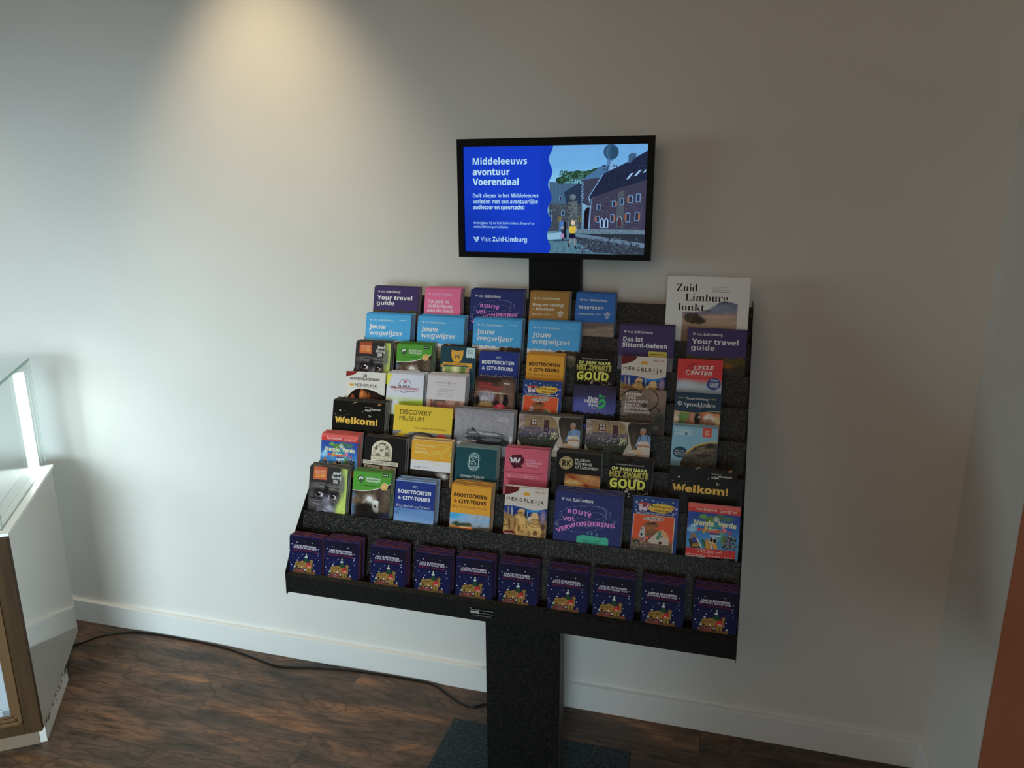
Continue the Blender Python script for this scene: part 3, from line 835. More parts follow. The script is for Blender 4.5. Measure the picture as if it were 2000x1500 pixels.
def d_gorilla(W, H):
    c = Cover(W, H, 80, 165, 1015, 225, '#2d2829')
    c.A(80, 165, 1015, 2200, 120, '#2e292a', [
        (990, 700, 130, 1100, '#8b9a44', .5), (930, 1250, 170, 260, '#8f9d46', .7), (900, 600, 70, 300, '#565a4c', .9),
        (480, 660, 330, 60, '#55504e', 1.0), (760, 700, 150, 60, '#5a5550', 1.0), (300, 590, 180, 26, '#4c4748', .8), (520, 760, 60, 160, '#1f1b1c', .9),
        (300, 850, 190, 150, '#1f1b1c', .7), (720, 900, 130, 120, '#201c1d', .7), (250, 1060, 150, 90, '#4a4446', 1.0), (160, 900, 60, 200, '#3d393b', 1.0),
        (350, 852, 92, 56, '#75686c', .5), (325, 850, 58, 48, '#3a2922', .4), (330, 850, 30, 30, '#120d0c', .3), (405, 870, 34, 44, '#a59ca2', .5), (355, 800, 22, 14, '#cfc8cc', .5),
        (705, 915, 78, 52, '#6e6468', .5), (685, 905, 48, 44, '#362721', .4), (688, 905, 26, 28, '#120d0c', .3), (755, 925, 26, 40, '#9d949a', .5), (715, 868, 20, 14, '#cfc8cc', .5),
        (300, 935, 170, 18, '#151112', .9), (270, 1000, 150, 10, '#5a5355', .8), (250, 1040, 140, 9, '#221e1f', .8), (280, 1080, 130, 12, '#665d60', .9, 20), (690, 1010, 90, 10, '#5c5558', .8, 30), (670, 1060, 90, 10, '#1a1617', .8, 35), (790, 1000, 40, 130, '#4c4748', 1.0, 12),
        (540, 1080, 130, 180, '#504d57', 1.0), (520, 1000, 60, 70, '#5d5a66', 1.0), (590, 950, 14, 80, '#847f88', .9, 8), (560, 1230, 190, 120, '#5b5862', 1.0), (640, 1180, 90, 50, '#7a7682', 1.1, 40), (430, 1150, 60, 90, '#45414a', 1.0, 20), (520, 1250, 40, 60, '#6a6672', 1.0),
        (490, 1310, 95, 40, '#141011', .5, 38), (680, 1320, 60, 26, '#141011', .5, -35), (590, 1350, 60, 20, '#6e6a76', .8), (430, 1350, 120, 40, '#5a5660', .8, 30), (620, 1420, 220, 60, '#4a464c', .8), (600, 1500, 230, 60, '#2a2627', .8)], (.16, 60), 11)
    for ex, ey, rx, ry, px, py in ((350, 850, 98, 58, 332, 850), (706, 915, 82, 54, 690, 908)):
        c.P([(ex - rx, ey + ry * .2), (ex - rx * .5, ey - ry * .8), (ex + rx * .1, ey - ry), (ex + rx * .7, ey - ry * .6), (ex + rx, ey + ry * .3), (ex + rx * .5, ey + ry * .9), (ex - rx * .3, ey + ry)], '#6c6064')
        c.E(px - 6, py, rx * .62, ry * .85, '#33241f', 16); c.E(px, py, rx * .34, ry * .5, '#0f0b0a', 14)
        c.P([(ex + rx * .35, ey - ry * .55), (ex + rx * .8, ey - ry * .2), (ex + rx * .85, ey + ry * .4), (ex + rx * .4, ey + ry * .75), (ex + rx * .55, ey + ry * .1)], '#a69da3')
        c.E(px + 20, py - ry * .75, rx * .24, ry * .3, '#cfc9cd', 10)
        c.Ln([(ex - rx * 1.2, ey + ry * .3), (ex - rx * .5, ey - ry * .95), (ex + rx * .1, ey - ry * 1.15), (ex + rx * .8, ey - ry * .75), (ex + rx * 1.15, ey + ry * .3)], 13, '#141112')
        for q in (1.35, 1.7, 2.05): c.Ln([(ex - rx * .9, ey + ry * (q - .5)), (ex - rx * .2, ey + ry * q), (ex + rx * .7, ey + ry * (q - .35))], 8, '#191617' if q != 1.7 else '#5b5457')
    c.Ln([(320, 600), (420, 585), (520, 625), (600, 655), (700, 655), (850, 690)], 22, '#4e494a'); c.Ln([(330, 625), (430, 612), (520, 655), (600, 690), (700, 690), (850, 722)], 16, '#1d191a')
    c.P([(400, 1280), (440, 1270), (520, 1320), (560, 1365), (520, 1375), (450, 1350)], '#120f10'); c.P([(640, 1360), (680, 1320), (720, 1320), (715, 1350), (670, 1375)], '#120f10')
    c.Ln([(345, 1150), (330, 1250), (350, 1330)], 9, '#757079'); c.Ln([(520, 1130), (560, 1180), (600, 1160), (640, 1200)], 9, '#827d88'); c.Ln([(580, 900), (572, 970)], 9, '#86818a'); c.Ln([(470, 1210), (520, 1180), (560, 1230)], 8, '#35323a'); c.Ln([(600, 1260), (660, 1240), (710, 1290)], 8, '#36333b')
    c.R(185, 168, 518, 480, '#a04c2c'); c.R(185, 168, 518, 256, '#94452a', False)
    c.t('INCLUSIEF', 222, 480, 300, 38, '#b9836c', 'b'); c.t('KORTINGSBON', 222, 480, 342, 28, '#b9836c', 'b'); c.t('€2,50!', 232, 478, 425, 68, '#c98a34', 'b', .01)
    for s_, x0, x1, yb, cp in (('Award', 665, 852, 362, 74), ('Winning', 632, 865, 462, 78), ('ZOO', 680, 795, 568, 78)): c.t(s_, x0, x1, yb, cp, '#c3bfce', 'b', .022)
    return c


def d_green(W, H):
    c = Cover(W, H, 505, 830, 940, 880, '#2a221d')
    c.A(505, 1000, 940, 1700, 81, '#31271f', [
        (515, 1210, 40, 120, '#4c6680', .8), (560, 1170, 60, 60, '#5a4a3a', .9), (900, 1120, 60, 130, '#4f4236', 1), (700, 1090, 120, 60, '#4a3a2e', 1), (860, 1270, 60, 60, '#4a3c30', .9),
        (705, 1165, 60, 52, '#8a7a70', .9), (705, 1160, 34, 34, '#d3ccc6', .6), (650, 1190, 34, 16, '#9a8878', .8, -30), (775, 1230, 36, 55, '#a39a94', .5), (790, 1290, 26, 44, '#8a8480', .6), (770, 1195, 40, 20, '#b3aca4', .5), (775, 1245, 12, 14, '#2a2220', .5), (640, 1260, 110, 70, '#1d1714', .9), (880, 1360, 90, 40, '#22243a', .6), (720, 1340, 150, 40, '#1c1715', .8)], (.32, 34), 5)
    c.P([(500, 800), (945, 860), (945, 990), (900, 1008), (840, 1030), (760, 1052), (680, 1062), (600, 1062), (540, 1056), (495, 1052)], '#3c7622')
    c.Ln([(495, 1052), (540, 1057), (600, 1063), (680, 1063), (760, 1053), (840, 1031), (900, 1009), (942, 992)], 9, '#aab49a')
    c.P([(556, 905), (592, 888), (632, 905), (630, 942), (600, 974), (572, 950)], '#16301a'); c.P([(568, 910), (592, 897), (622, 910), (620, 938), (600, 962), (578, 942)], '#b3bfae')
    c.P([(575, 945), (590, 912), (600, 930), (612, 915), (618, 940), (600, 960)], '#2c4a2c')
    c.t('Kasteelruïne &', 660, 820, 931, 26, '#b4c2a6', 'b'); c.t('Fluweelengrot', 660, 818, 961, 26, '#b4c2a6', 'b'); c.lines(585, 790, 1000, 20, 1, 8, '#1f4716')
    c.E(868, 1022, 40, 41, '#c9b27c'); c.E(868, 1022, 34, 35, '#b9782a'); c.lines(846, 890, 1014, 14, 2, 6, '#e0c48c')
    c.P([(838, 872), (912, 882), (910, 914), (842, 914)], '#1a3018')
    for i in range(3): c.E(856 + i * 19, 892 + i * 2, 7, 7, '#b0b8aa', 8)
    return c


def d_crest(W, H):
    c = Cover(W, H, 1440, 200, 1930, 222, '#1e3944')
    c.A(1475, 480, 1850, 1500, 51, [(480, '#76804a'), (560, '#8a8a5a'), (640, '#4a4a34'), (1500, '#4a4030')],
        [(1560, 530, 60, 60, '#68783c', .8), (1680, 540, 70, 60, '#a9a67c', .8), (1760, 540, 50, 60, '#55662e', .8), (1840, 560, 26, 70, '#b0765a', .5), (1490, 560, 20, 70, '#b58f6a', .5), (1660, 595, 40, 12, '#2a2420', .5)], (.25, 18))
    c.P([(1590, 248), (1672, 262), (1758, 252), (1756, 330), (1735, 400), (1672, 445), (1612, 400), (1590, 330)], '#c77d1e')
    for q in ((1640, 300, 1658, 370), (1690, 303, 1708, 373), (1650, 328, 1698, 346)): c.R(*q, '#c4c4b6', False)
    c.P([(1430, 455), (1490, 468), (1490, 500), (1440, 488), (1455, 472)], '#a8741c'); c.P([(1840, 478), (1902, 482), (1880, 500), (1900, 520), (1840, 510)], '#a8741c')
    c.P([(1480, 422), (1660, 432), (1888, 442), (1886, 482), (1660, 470), (1478, 462)], '#c07f20'); c.t('KASTEEL HOENSBROEK', 1515, 1815, 458, 26, '#6a3a14', 'b')
    c.P([(1802, 208), (1922, 214), (1916, 372), (1900, 356), (1884, 370), (1868, 354), (1852, 368), (1836, 352), (1820, 366), (1796, 350)], '#93a8ac'); c.lines(1818, 1900, 258, 22, 3, 8, '#47606a')
    return c


def d_boat(W, H, blue):
    if blue:
        c = Cover(W, H, 970, 935, 1400, 975, '#1e2e70')
        c.A(970, 1222, 1400, 1900, 51, [(1222, '#42608e'), (1330, '#56749a'), (1420, '#6d84a0'), (1900, '#6a7078')], [(1330, 1290, 120, 60, '#4d6c98', 1)], (.04, 8))
        a, w1, w2, ws = '#9ba3c6', '#bcbfd2', '#bcbfd2', '#b4b9d2'
    else:
        c = Cover(W, H, 970, 935, 1400, 975, '#bc7610')
        c.A(970, 1245, 1400, 1900, 74, [(1245, '#3a86ba'), (1290, '#5a8ab0'), (1350, '#7a8290'), (1420, '#4c4c44'), (1900, '#3a4a5a')],
            [(1010, 1280, 60, 40, '#2c80bc', .9), (1290, 1290, 130, 40, '#7d8494', 1.0), (1040, 1375, 40, 30, '#23402a', .6), (1110, 1385, 60, 24, '#2c3c24', .6), (1170, 1385, 40, 24, '#3a4026', .6), (1000, 1400, 40, 18, '#8a6430', .6), (1290, 1430, 200, 16, '#3a3026', .7)], (.12, 24), 4)
        c.P([(1000, 1412), (1060, 1408), (1080, 1396), (1215, 1408), (1225, 1440), (1100, 1436), (1020, 1428)], '#a8561e'); c.R(1085, 1404, 1200, 1412, '#d0a070')
        c.Ln([(1300, 1432), (1302, 1372)], 4, '#3a342c'); c.Ln([(1282, 1440), (1283, 1400)], 4, '#4a4238')
        a, w1, w2, ws = '#94661a', '#2c1814', '#2c1814', '#5c3e14'
    c.t('2022', 1155, 1210, 1015, 26, a, 'r'); c.t('BOOTTOCHTEN', 1000, 1357, 1066, 40, w1, 'b', .02)
    c.t('&', 1003, 1038, 1134, 36, w2, 'r'); c.t('CITY-TOURS', 1055, 1350, 1139, 40, w2, 'b', .02)
    c.t('Beleef Maastricht vanaf het water!', 986, 1360, 1212 if blue else 1184, 30, ws, 's', -0.005)
    if blue: c.Ln([(975, 1275), (1000, 1282), (1012, 1262), (1038, 1240)], 4, '#1c2c50'); c.Ln([(1000, 1282), (1020, 1290), (985, 1295)], 4, '#1c2c50')
    return c


def d_gold(W, H):
    c = Cover(W, H, 100, 380, 560, 412, '#15110e')
    c.t('Het ondergrondse avontuur voor jong en oud!', 178, 475, 438, 14, '#8f8a86', 'b'); c.t('OP ZOEK NAAR', 138, 510, 497, 36, '#b9b25a', 'b', .022)
    c.t('HET ZWARTE', 118, 525, 566, 62, '#948c34', 'b', .025); c.t('GOUD', 126, 497, 692, 100, '#a9a836', 'b', .022)
    for i in range(11): c.R(118 + i * 37, 560 + i * 3, 140 + i * 37, 578 + i * 3 + (i % 3) * 4, '#6b6326', False)
    for i in range(9): c.P([(130 + i * 42, 690 + i * 3.2), (150 + i * 42, 692 + i * 3.2), (141 + i * 42, 716 + i * 3.2)], '#8a8832', False)
    star(c, 405, 612, 48, '#c96a3a', 9, .12); star(c, 405, 612, 20, '#e8d0b0', 7, .3)
    c.Ln([(315, 715), (390, 722)], 6, '#a07a5c'); c.speck(220, 735, 540, 800, 16, 9, ['#8a8480', '#a39c98', '#4a4440'], 2); c.E(305, 742, 17, 16, '#8f8a8c', 12)
    for x in (420, 500, 525): c.Ln([(x, 735), (x + 6, 775)], 9, '#6a6462')
    c.A(100, 800, 560, 1400, 14, '#1c1712', (), (.4, 10))
    return c


def flag_icons(c, x, y, s):
    for i, h in enumerate(('#3a2e2c', '#8a2c40', '#a0686c', '#4c403c')):
        c.ring(x + i * s * 2.5, y + i * 1.5, s * .6, s * .6, s * .4, h, n=10)


def logo_arch(c, x, y, s):
    c.P([(x - s, y + s * .6), (x - s, y - s * .2), (x - s * .6, y - s * .65), (x - s * .1, y - s * .5), (x + s * .3, y - s * .65), (x + s, y - s * .2), (x + s, y + s * .6)], '#b97c1e')
    for dx in (-.5, .4): c.ring(x + dx * s, y + s * .3, s * .3, s * .45, s * .1, '#7a4c14', 180, 360, 8)


def d_cave(W, H):
    c = Cover(W, H, 155, 105, 1210, 165, '#a0978f')
    c.A(80, 570, 1215, 2400, 120, [(570, '#1b3478'), (700, '#16306e'), (850, '#1c2a5a'), (950, '#6a5136'), (1300, '#8a683c'), (2400, '#4a3418')],
        [(900, 720, 170, 60, '#1c66a0', 1), (260, 750, 26, 140, '#6a5a64', .7), (350, 760, 18, 130, '#8a8690', .8, -4), (740, 800, 10, 110, '#7c9cc4', .8, 4), (1120, 880, 60, 150, '#74637e', .9), (690, 900, 40, 90, '#0c0f22', .8), (130, 790, 40, 60, '#80707e', .8),
         (580, 790, 75, 70, '#a08050', .35), (590, 720, 70, 36, '#a8865a', .4), (520, 750, 34, 16, '#8f7048', .5), (585, 800, 40, 34, '#84643a', .6), (560, 1030, 170, 200, '#a17b44', .4), (640, 1010, 90, 130, '#ae8a50', .8, -20), (460, 1020, 70, 160, '#8a6634', .8), (600, 1230, 150, 130, '#a5793f', .6), (545, 1190, 30, 80, '#5f4220', .8), (640, 1280, 60, 40, '#7a5a2e', .8), (600, 1350, 90, 40, '#94703c', .7),
         (920, 840, 90, 60, '#a0845c', .4), (910, 900, 120, 34, '#aa8a58', .5, 6), (905, 935, 130, 12, '#5c4222', .6, 10), (920, 1010, 95, 75, '#9d7a48', .5), (900, 1060, 40, 22, '#54381c', .7), (880, 990, 18, 12, '#5a4020', .6), (960, 1000, 18, 12, '#5a4020', .6), (900, 1250, 230, 190, '#a27d44', .5), (900, 1140, 180, 34, '#b08a4c', .7, 8), (880, 1175, 150, 12, '#5c4220', .7, 8), (950, 1300, 50, 60, '#5a3a1e', .6, 25), (780, 1330, 60, 60, '#8d6a38', .7), (790, 950, 50, 60, '#a39684', .7),
         (190, 1000, 130, 170, '#8c693a', .5), (150, 1060, 70, 60, '#a07c48', .7), (150, 1050, 40, 34, '#5f4626', .8), (180, 1120, 110, 14, '#4f381e', .7, -6), (240, 900, 110, 70, '#7c5c34', .7), (350, 1080, 60, 190, '#8a6638', .7), (300, 1100, 20, 150, '#4e371c', .8, -10), (180, 1230, 120, 90, '#96733e', .8), (440, 1100, 16, 140, '#55391a', .8),
         (1130, 1150, 50, 90, '#4a3024', .8), (1150, 1350, 50, 90, '#5a3a2a', .8)], (.20, 46), 7)
    for q, h in ((((490, 760), (500, 735), (560, 715), (570, 690), (640, 690), (668, 730), (670, 780), (640, 770), (560, 765), (520, 790)), '#a5814f'), (((525, 785), (545, 760), (620, 768), (635, 830), (600, 860), (545, 845)), '#8d693a'), (((450, 860), (540, 840), (640, 880), (720, 1010), (720, 1080), (640, 1100), (600, 1000), (540, 960), (470, 940)), '#ad874c'),
                 (((850, 800), (900, 765), (990, 780), (1000, 830), (1005, 930), (930, 945), (830, 950), (800, 930), (850, 890)), '#a98a5a'), (((840, 950), (990, 950), (1010, 1060), (900, 1075), (830, 1040)), '#9c7643'), (((740, 1080), (830, 1120), (920, 1160), (1060, 1130), (1110, 1240), (980, 1230), (860, 1220), (760, 1170)), '#b18b4e')): c.P(q, h)
    for q in (((530, 790), (560, 780), (640, 800)), ((540, 850), (600, 880), (640, 870)), ((820, 935), (920, 950), (1010, 970), (1060, 1010)), ((870, 1050), (920, 1075), (970, 1060)), ((750, 1085), (830, 1130), (930, 1165), (1040, 1150)), ((700, 1000), (730, 1090), (740, 1200)), ((640, 1110), (700, 1090)), ((540, 1200), (530, 1270), (560, 1280)), ((110, 1130), (180, 1140), (270, 1100)), ((300, 960), (320, 1080), (310, 1250)), ((430, 960), (450, 1080), (430, 1160)), ((960, 1250), (1000, 1320), (980, 1380)), ((800, 1250), (820, 1360), (760, 1400))): c.Ln(q, 12, '#4e3519')
    for x, y in ((890, 990), (950, 995), (560, 800), (600, 805), (130, 1050), (175, 1045)): c.E(x, y, 11, 8, '#3c2814', 8)
    c.P([(90, 80), (1215, 140), (1215, 655), (1150, 670), (1060, 692), (960, 706), (860, 708), (740, 690), (640, 660), (500, 630), (380, 610), (250, 602), (120, 612), (90, 610)], '#a0978f')
    c.P([(130, 100), (505, 128), (495, 180), (465, 225), (400, 262), (300, 300), (130, 335)], '#581411')
    logo_arch(c, 690, 295, 78); flag_icons(c, 920, 240, 26)
    for ch, x in zip('MERGELRIJK', (198, 322, 415, 522, 628, 712, 806, 916, 975, 1062)):
        wd = {'M': 78, 'I': 20, 'J': 40}.get(ch, 66); c.t(ch, x, x + wd, 470 + (x - 198) * .088, 92, '#241e1e', 'm', .015)
    c.t('GROTTEN VALKENBURG', 215, 1110, 560, 40, '#93897f', 'm')
    c.P([(150, 1330), (170, 1290), (240, 1268), (400, 1266), (450, 1290), (470, 1360), (470, 1420), (150, 1420)], '#5c1614'); c.t('korting!', 200, 450, 1352, 40, '#a88e8a', 'b')
    return c


def d_cycle(W, H):
    c = Cover(W, H, 1160, 113, 1635, 135, '#aa2a2c')
    c.A(1145, 330, 1640, 1100, 51, [(330, '#aa2a2c'), (355, '#a84a4c'), (400, '#7f7f86'), (460, '#8796a2'), (560, '#7c8a92'), (1100, '#4a5a4a')], [(1150, 400, 26, 40, '#4a4a7a', .6), (1250, 430, 110, 50, '#9099a4', 1)], (.04, 10))
    c.ring(1330, 212, 46, 36, 6, '#7a1c24', 60, 330); c.ring(1285, 235, 34, 36, 6, '#7a1c24', 90, 400); c.Ln([(1290, 200), (1330, 185), (1345, 172)], 8, '#7a1c24')
    c.ring(1362, 226, 22, 16, 8, '#b9a8a4', 40, 300, 14); c.t('YCLE', 1378, 1545, 240, 44, '#b9a8a4', 'i', .02); c.ring(1285, 278, 28, 20, 8, '#b9a8a4', 40, 300, 14); c.t('ENTER', 1302, 1530, 301, 44, '#b9a8a4', 'i', .02)
    c.t('TWEEWIELER CENTRUM', 1255, 1520, 322, 14, '#c0645a', 'm'); c.t('Beleef het', 1307, 1465, 437, 28, '#a9aeb4', 'm'); c.t('Heuvelland', 1296, 1472, 472, 28, '#a0a6ae', 'm')
    c.E(1553, 412, 73, 72, '#2c3872', 26); c.t('vanaf', 1520, 1602, 378, 26, '#9aa3c0', 'b', rot=.08); c.t('15,00', 1508, 1602, 425, 34, '#b0b6cc', 'i', .01, .06); c.t('fietsen', 1508, 1595, 447, 24, '#9aa3c0', 'b', rot=.08)
    return c


def d_grotto(W, H):
    c = Cover(W, H, 160, 540, 690, 560, '#a39f99')
    c.A(160, 740, 690, 1600, 74, '#1f110e', [(265, 910, 26, 50, '#8a4628', .7), (385, 880, 30, 80, '#a8602c', .7), (430, 890, 26, 70, '#8a4a20', .8), (480, 900, 30, 60, '#6a3818', .8), (560, 890, 60, 70, '#2e1a12', .9), (360, 960, 70, 20, '#a88a74', .7), (260, 950, 50, 30, '#6a2c1c', .8)], (.25, 24))
    c.P([(130, 520), (700, 540), (700, 860), (640, 850), (580, 815), (500, 790), (420, 775), (350, 772), (290, 790), (240, 830), (210, 870), (185, 940), (172, 1010), (130, 1010)], '#a39f99')
    c.P([(150, 545), (318, 545), (305, 562), (270, 590), (150, 622)], '#6e2420')
    c.t('3D', 390, 442, 617, 34, '#2a2626', 'b', .02); c.t('GROTSCHILDERINGEN', 216, 612, 655, 33, '#221e1e', 'b', .015); logo_arch(c, 246, 724, 28); c.t('MERGELRIJK', 290, 588, 748, 42, '#302c2c', 'm', .01)
    return c


def d_kart(W, H):
    c = Cover(W, H, 690, 560, 1205, 600, '#a0a0a9')
    c.A(680, 860, 1205, 1300, 34, [(860, '#a0a0a9'), (905, '#96a07c'), (940, '#a5a5a4'), (960, '#a5a5ac'), (1300, '#7a9a2c')], (), (.02, 8))
    c.P([(690, 555), (765, 562), (735, 640), (705, 730), (690, 740)], '#b5a62a'); c.P([(860, 955), (1210, 950), (1210, 1060), (900, 1040)], '#8aa02c')
    c.ring(945, 742, 84, 92, 6, '#33303c', 0, 360, 30)
    c.P([(815, 755), (1145, 780), (1120, 832), (800, 800)], '#a0a0a9'); c.Ln([(815, 757), (1145, 782), (1122, 832), (800, 802), (815, 757)], 5, '#8e2438')
    c.t('OUTDOOR KARTING VIJLEN', 830, 1118, 782, 26, '#8e2438', 'i', .02); c.t('FUN · SPEED · ACTION', 890, 1085, 812, 12, '#55525c', 'b')
    for i in range(6): c.P([(738 + i * 13, 736 + (i % 2) * 8), (754 + i * 13, 742 + (i % 2) * 8), (768 + i * 13, 766 + (i % 2) * 10), (752 + i * 13, 764 + (i % 2) * 10)], '#8e2438' if i % 2 else '#33303c', False)
    c.P([(930, 668), (965, 662), (970, 690), (935, 692)], '#a02c40'); c.Ln([(935, 665), (945, 725)], 4, '#33303c')
    for x, y in ((880, 738), (930, 745), (960, 742), (1000, 750)): c.P([(x - 16, y + 12), (x - 6, y - 14), (x + 6, y - 12), (x + 18, y + 12)], '#4a4450', False)
    c.E(775, 962, 26, 16, '#8a8a98', 12); c.t('A', 765, 788, 966, 24, '#55506a', 'b')
    return c


def d_village(W, H):
    c = Cover(W, H, 1255, 600, 1790, 622, '#a0989a')
    c.A(1235, 940, 1790, 1600, 57, '#8e6c60', [(1440, 1000, 100, 70, '#51423e', .4), (1480, 1030, 90, 50, '#8a5a48', .5, 15), (1320, 1000, 20, 80, '#6a3c30', .5), (1690, 1010, 40, 50, '#6a4a40', .7), (1270, 1010, 40, 80, '#9a8074', .8)], (.1, 14))
    c.P([(1235, 900), (1800, 920), (1800, 962), (1235, 936)], '#a0989a')
    c.t('MAASMECHELEN', 1380, 1540, 708, 17, '#5c5456', 'm', .01); c.R(1546, 690, 1568, 724, '#5c5456'); c.t('M', 1549, 1565, 716, 18, '#a0989a', 'b'); c.t('VILLAGE', 1578, 1655, 717, 17, '#6c6466', 'm')
    c.Ln([(1365, 742), (1665, 758)], 2.5, '#857d80'); c.lines(1400, 1640, 800, 31, 4, 9, '#847c80', 8); c.Ln([(1480, 1030), (1485, 1012), (1500, 1018)], 5, '#3a2c2a')
    return c


def d_under(W, H):
    c = Cover(W, H, 180, 490, 690, 512, '#3c2820')
    c.A(170, 490, 690, 1500, 81, [(490, '#2a1c18'), (600, '#4a3228'), (700, '#5c4234'), (900, '#5a4030'), (1500, '#3a281c')],
        [(590, 640, 90, 150, '#5e4538', .9), (330, 720, 90, 60, '#6f6a78', .8), (380, 760, 80, 50, '#7d7884', .8), (300, 770, 60, 30, '#8a8288', .8), (340, 850, 110, 40, '#80643c', .8), (215, 800, 40, 70, '#1a1212', .5), (580, 790, 44, 90, '#1a1214', .5), (525, 770, 26, 70, '#6f5648', .6), (470, 770, 36, 60, '#55301f', .7), (460, 830, 50, 40, '#2c1a18', .7), (420, 690, 200, 10, '#8f8074', .7, 4)], (.25, 34), 3)
    c.t('ONTDEK', 228, 402, 580, 30, '#9c2830', 'm', .02); c.t('ONDERGRONDS', 228, 552, 622, 30, '#9c2830', 'm', .02); c.t('MAASTRICHT', 226, 495, 662, 30, '#9c2830', 'm', .02)
    c.R(552, 555, 588, 570, '#a59c9a'); c.R(594, 558, 626, 578, '#8a8280')
    c.E(515, 915, 78, 78, '#b42c42', 26); c.lines(485, 550, 868, 17, 3, 5, '#d8a0a4')
    return c


def d_kids(W, H):
    c = Cover(W, H, 145, 90, 1280, 160, '#1a2d62')
    c.A(60, 90, 1300, 2300, 44, [(90, '#1c3866'), (400, '#1a2a66'), (1200, '#1c3470'), (2300, '#16285a')], [(1230, 600, 60, 500, '#2a3478', .9)], (.06, 10))
    for x, y, r in ((240, 230, 60), (1225, 380, 55), (1155, 525, 55), (1135, 215, 34), (240, 440, 40), (1230, 495, 26)): star(c, x, y, r, '#aeb4d2')
    for x, y in ((365, 190), (470, 150), (650, 178), (760, 232), (865, 215), (960, 248), (215, 355), (835, 106), (1090, 104), (1105, 455)): c.E(x, y, 15, 14, '#a9b2d6', 9)
    for x, y, rx, ry, h in ((370, 265, 85, 34, '#9a3226'), (330, 285, 70, 12, '#b0a8b0'), (350, 330, 60, 44, '#a07a80'), (350, 400, 46, 60, '#b09aa4'), (480, 270, 56, 40, '#843040'), (480, 330, 60, 44, '#6e2c40'), (460, 400, 60, 60, '#a890a0'), (455, 330, 14, 20, '#241a24'), (410, 320, 12, 20, '#2c1c26'), (540, 280, 46, 34, '#a8582a'), (520, 330, 30, 14, '#b8b0b0')): c.E(x, y, rx, ry, h, 14)
    c.P([(515, 420), (560, 330), (640, 270), (760, 262), (900, 262), (1040, 278), (1130, 305), (1175, 335), (1150, 425), (1085, 425), (1070, 490), (1000, 500), (915, 520), (820, 495), (740, 480), (600, 470), (590, 430)], '#b98c22')
    for i, ch in enumerate('Kinderstad'): c.t(ch, (610, 672, 702, 762, 832, 892, 932, 985, 1020, 1078)[i], (670, 692, 750, 822, 882, 925, 975, 1012, 1070, 1135)[i], 348 + i * 5, 58, ('#2a2016', '#7a5a14', '#2a4a1c', '#8c2a1a', '#a0501a')[i % 5], 'b', .022)
    for i, ch in enumerate('Heerlen'): c.t(ch, (682, 745, 800, 855, 905, 935, 985)[i], (738, 795, 850, 898, 922, 980, 1040)[i], 455 + i * 5, 56, ('#9c4a16', '#2a3a16', '#1c3c1c', '#8c3a1a', '#2a4a1c')[i % 5], 'b', .022)
    c.P([(245, 470), (1150, 545), (1148, 606), (248, 535)], '#8c8c98'); c.P([(256, 480), (1140, 553), (1138, 596), (258, 526)], '#141a36'); c.lines(275, 1125, 515, 20, 1, 14, '#8d94b0')
    c.P([(185, 535), (1215, 612), (1180, 2300), (130, 2300)], '#97886c'); c.P([(205, 545), (1185, 620), (1150, 2300), (150, 2300)], '#b4401c')
    c.A(160, 1180, 1180, 2300, 51, [(1180, '#a8401c'), (1300, '#6a4a34'), (1420, '#4c4238'), (2300, '#3a3424')], [(280, 1290, 90, 60, '#2c3a1e', .7), (660, 1390, 400, 40, '#5a4a40', .8)], (.35, 30), 3)
    for x, y, rx, ry, h in ((640, 830, 190, 90, '#74452a'), (600, 930, 130, 50, '#84522c'), (690, 1010, 190, 70, '#70482a'), (640, 1090, 160, 60, '#63442a'), (690, 790, 70, 40, '#4f2c1c'), (580, 800, 40, 50, '#5f3820')): c.E(x, y, rx, ry, h, 16)
    c.E(690, 672, 270, 62, '#9c7c70', 24); c.E(690, 668, 230, 46, '#8f8478', 24); c.speck(450, 640, 930, 720, 70, 13, ['#5f564e', '#a89c90', '#6c4034'], 5, 1.6)
    c.P([(570, 1260), (840, 980), (930, 950), (1100, 1190), (1080, 1360), (640, 1330)], '#978a7c'); c.P([(840, 980), (880, 960), (1010, 1010), (1105, 1180), (1030, 1200), (930, 1080)], '#b07a4c'); c.P([(770, 1195), (850, 980), (890, 985), (890, 1130), (830, 1240)], '#3a6a52'); c.E(880, 1310, 44, 40, '#3a2820', 12); c.E(912, 1130, 20, 40, '#5a4234', 10)
    c.P([(330, 1150), (405, 890), (480, 890), (510, 1180), (440, 1200)], '#8f8c8c'); c.E(415, 945, 12, 22, '#2c2a2c', 8); c.E(410, 1100, 26, 44, '#2a2a30', 10); c.E(490, 1160, 30, 34, '#7a7478', 10); c.speck(300, 1180, 620, 1420, 60, 18, ['#4a4a5e', '#7c6c64', '#2c3424', '#8f8a88'], 8)
    return c


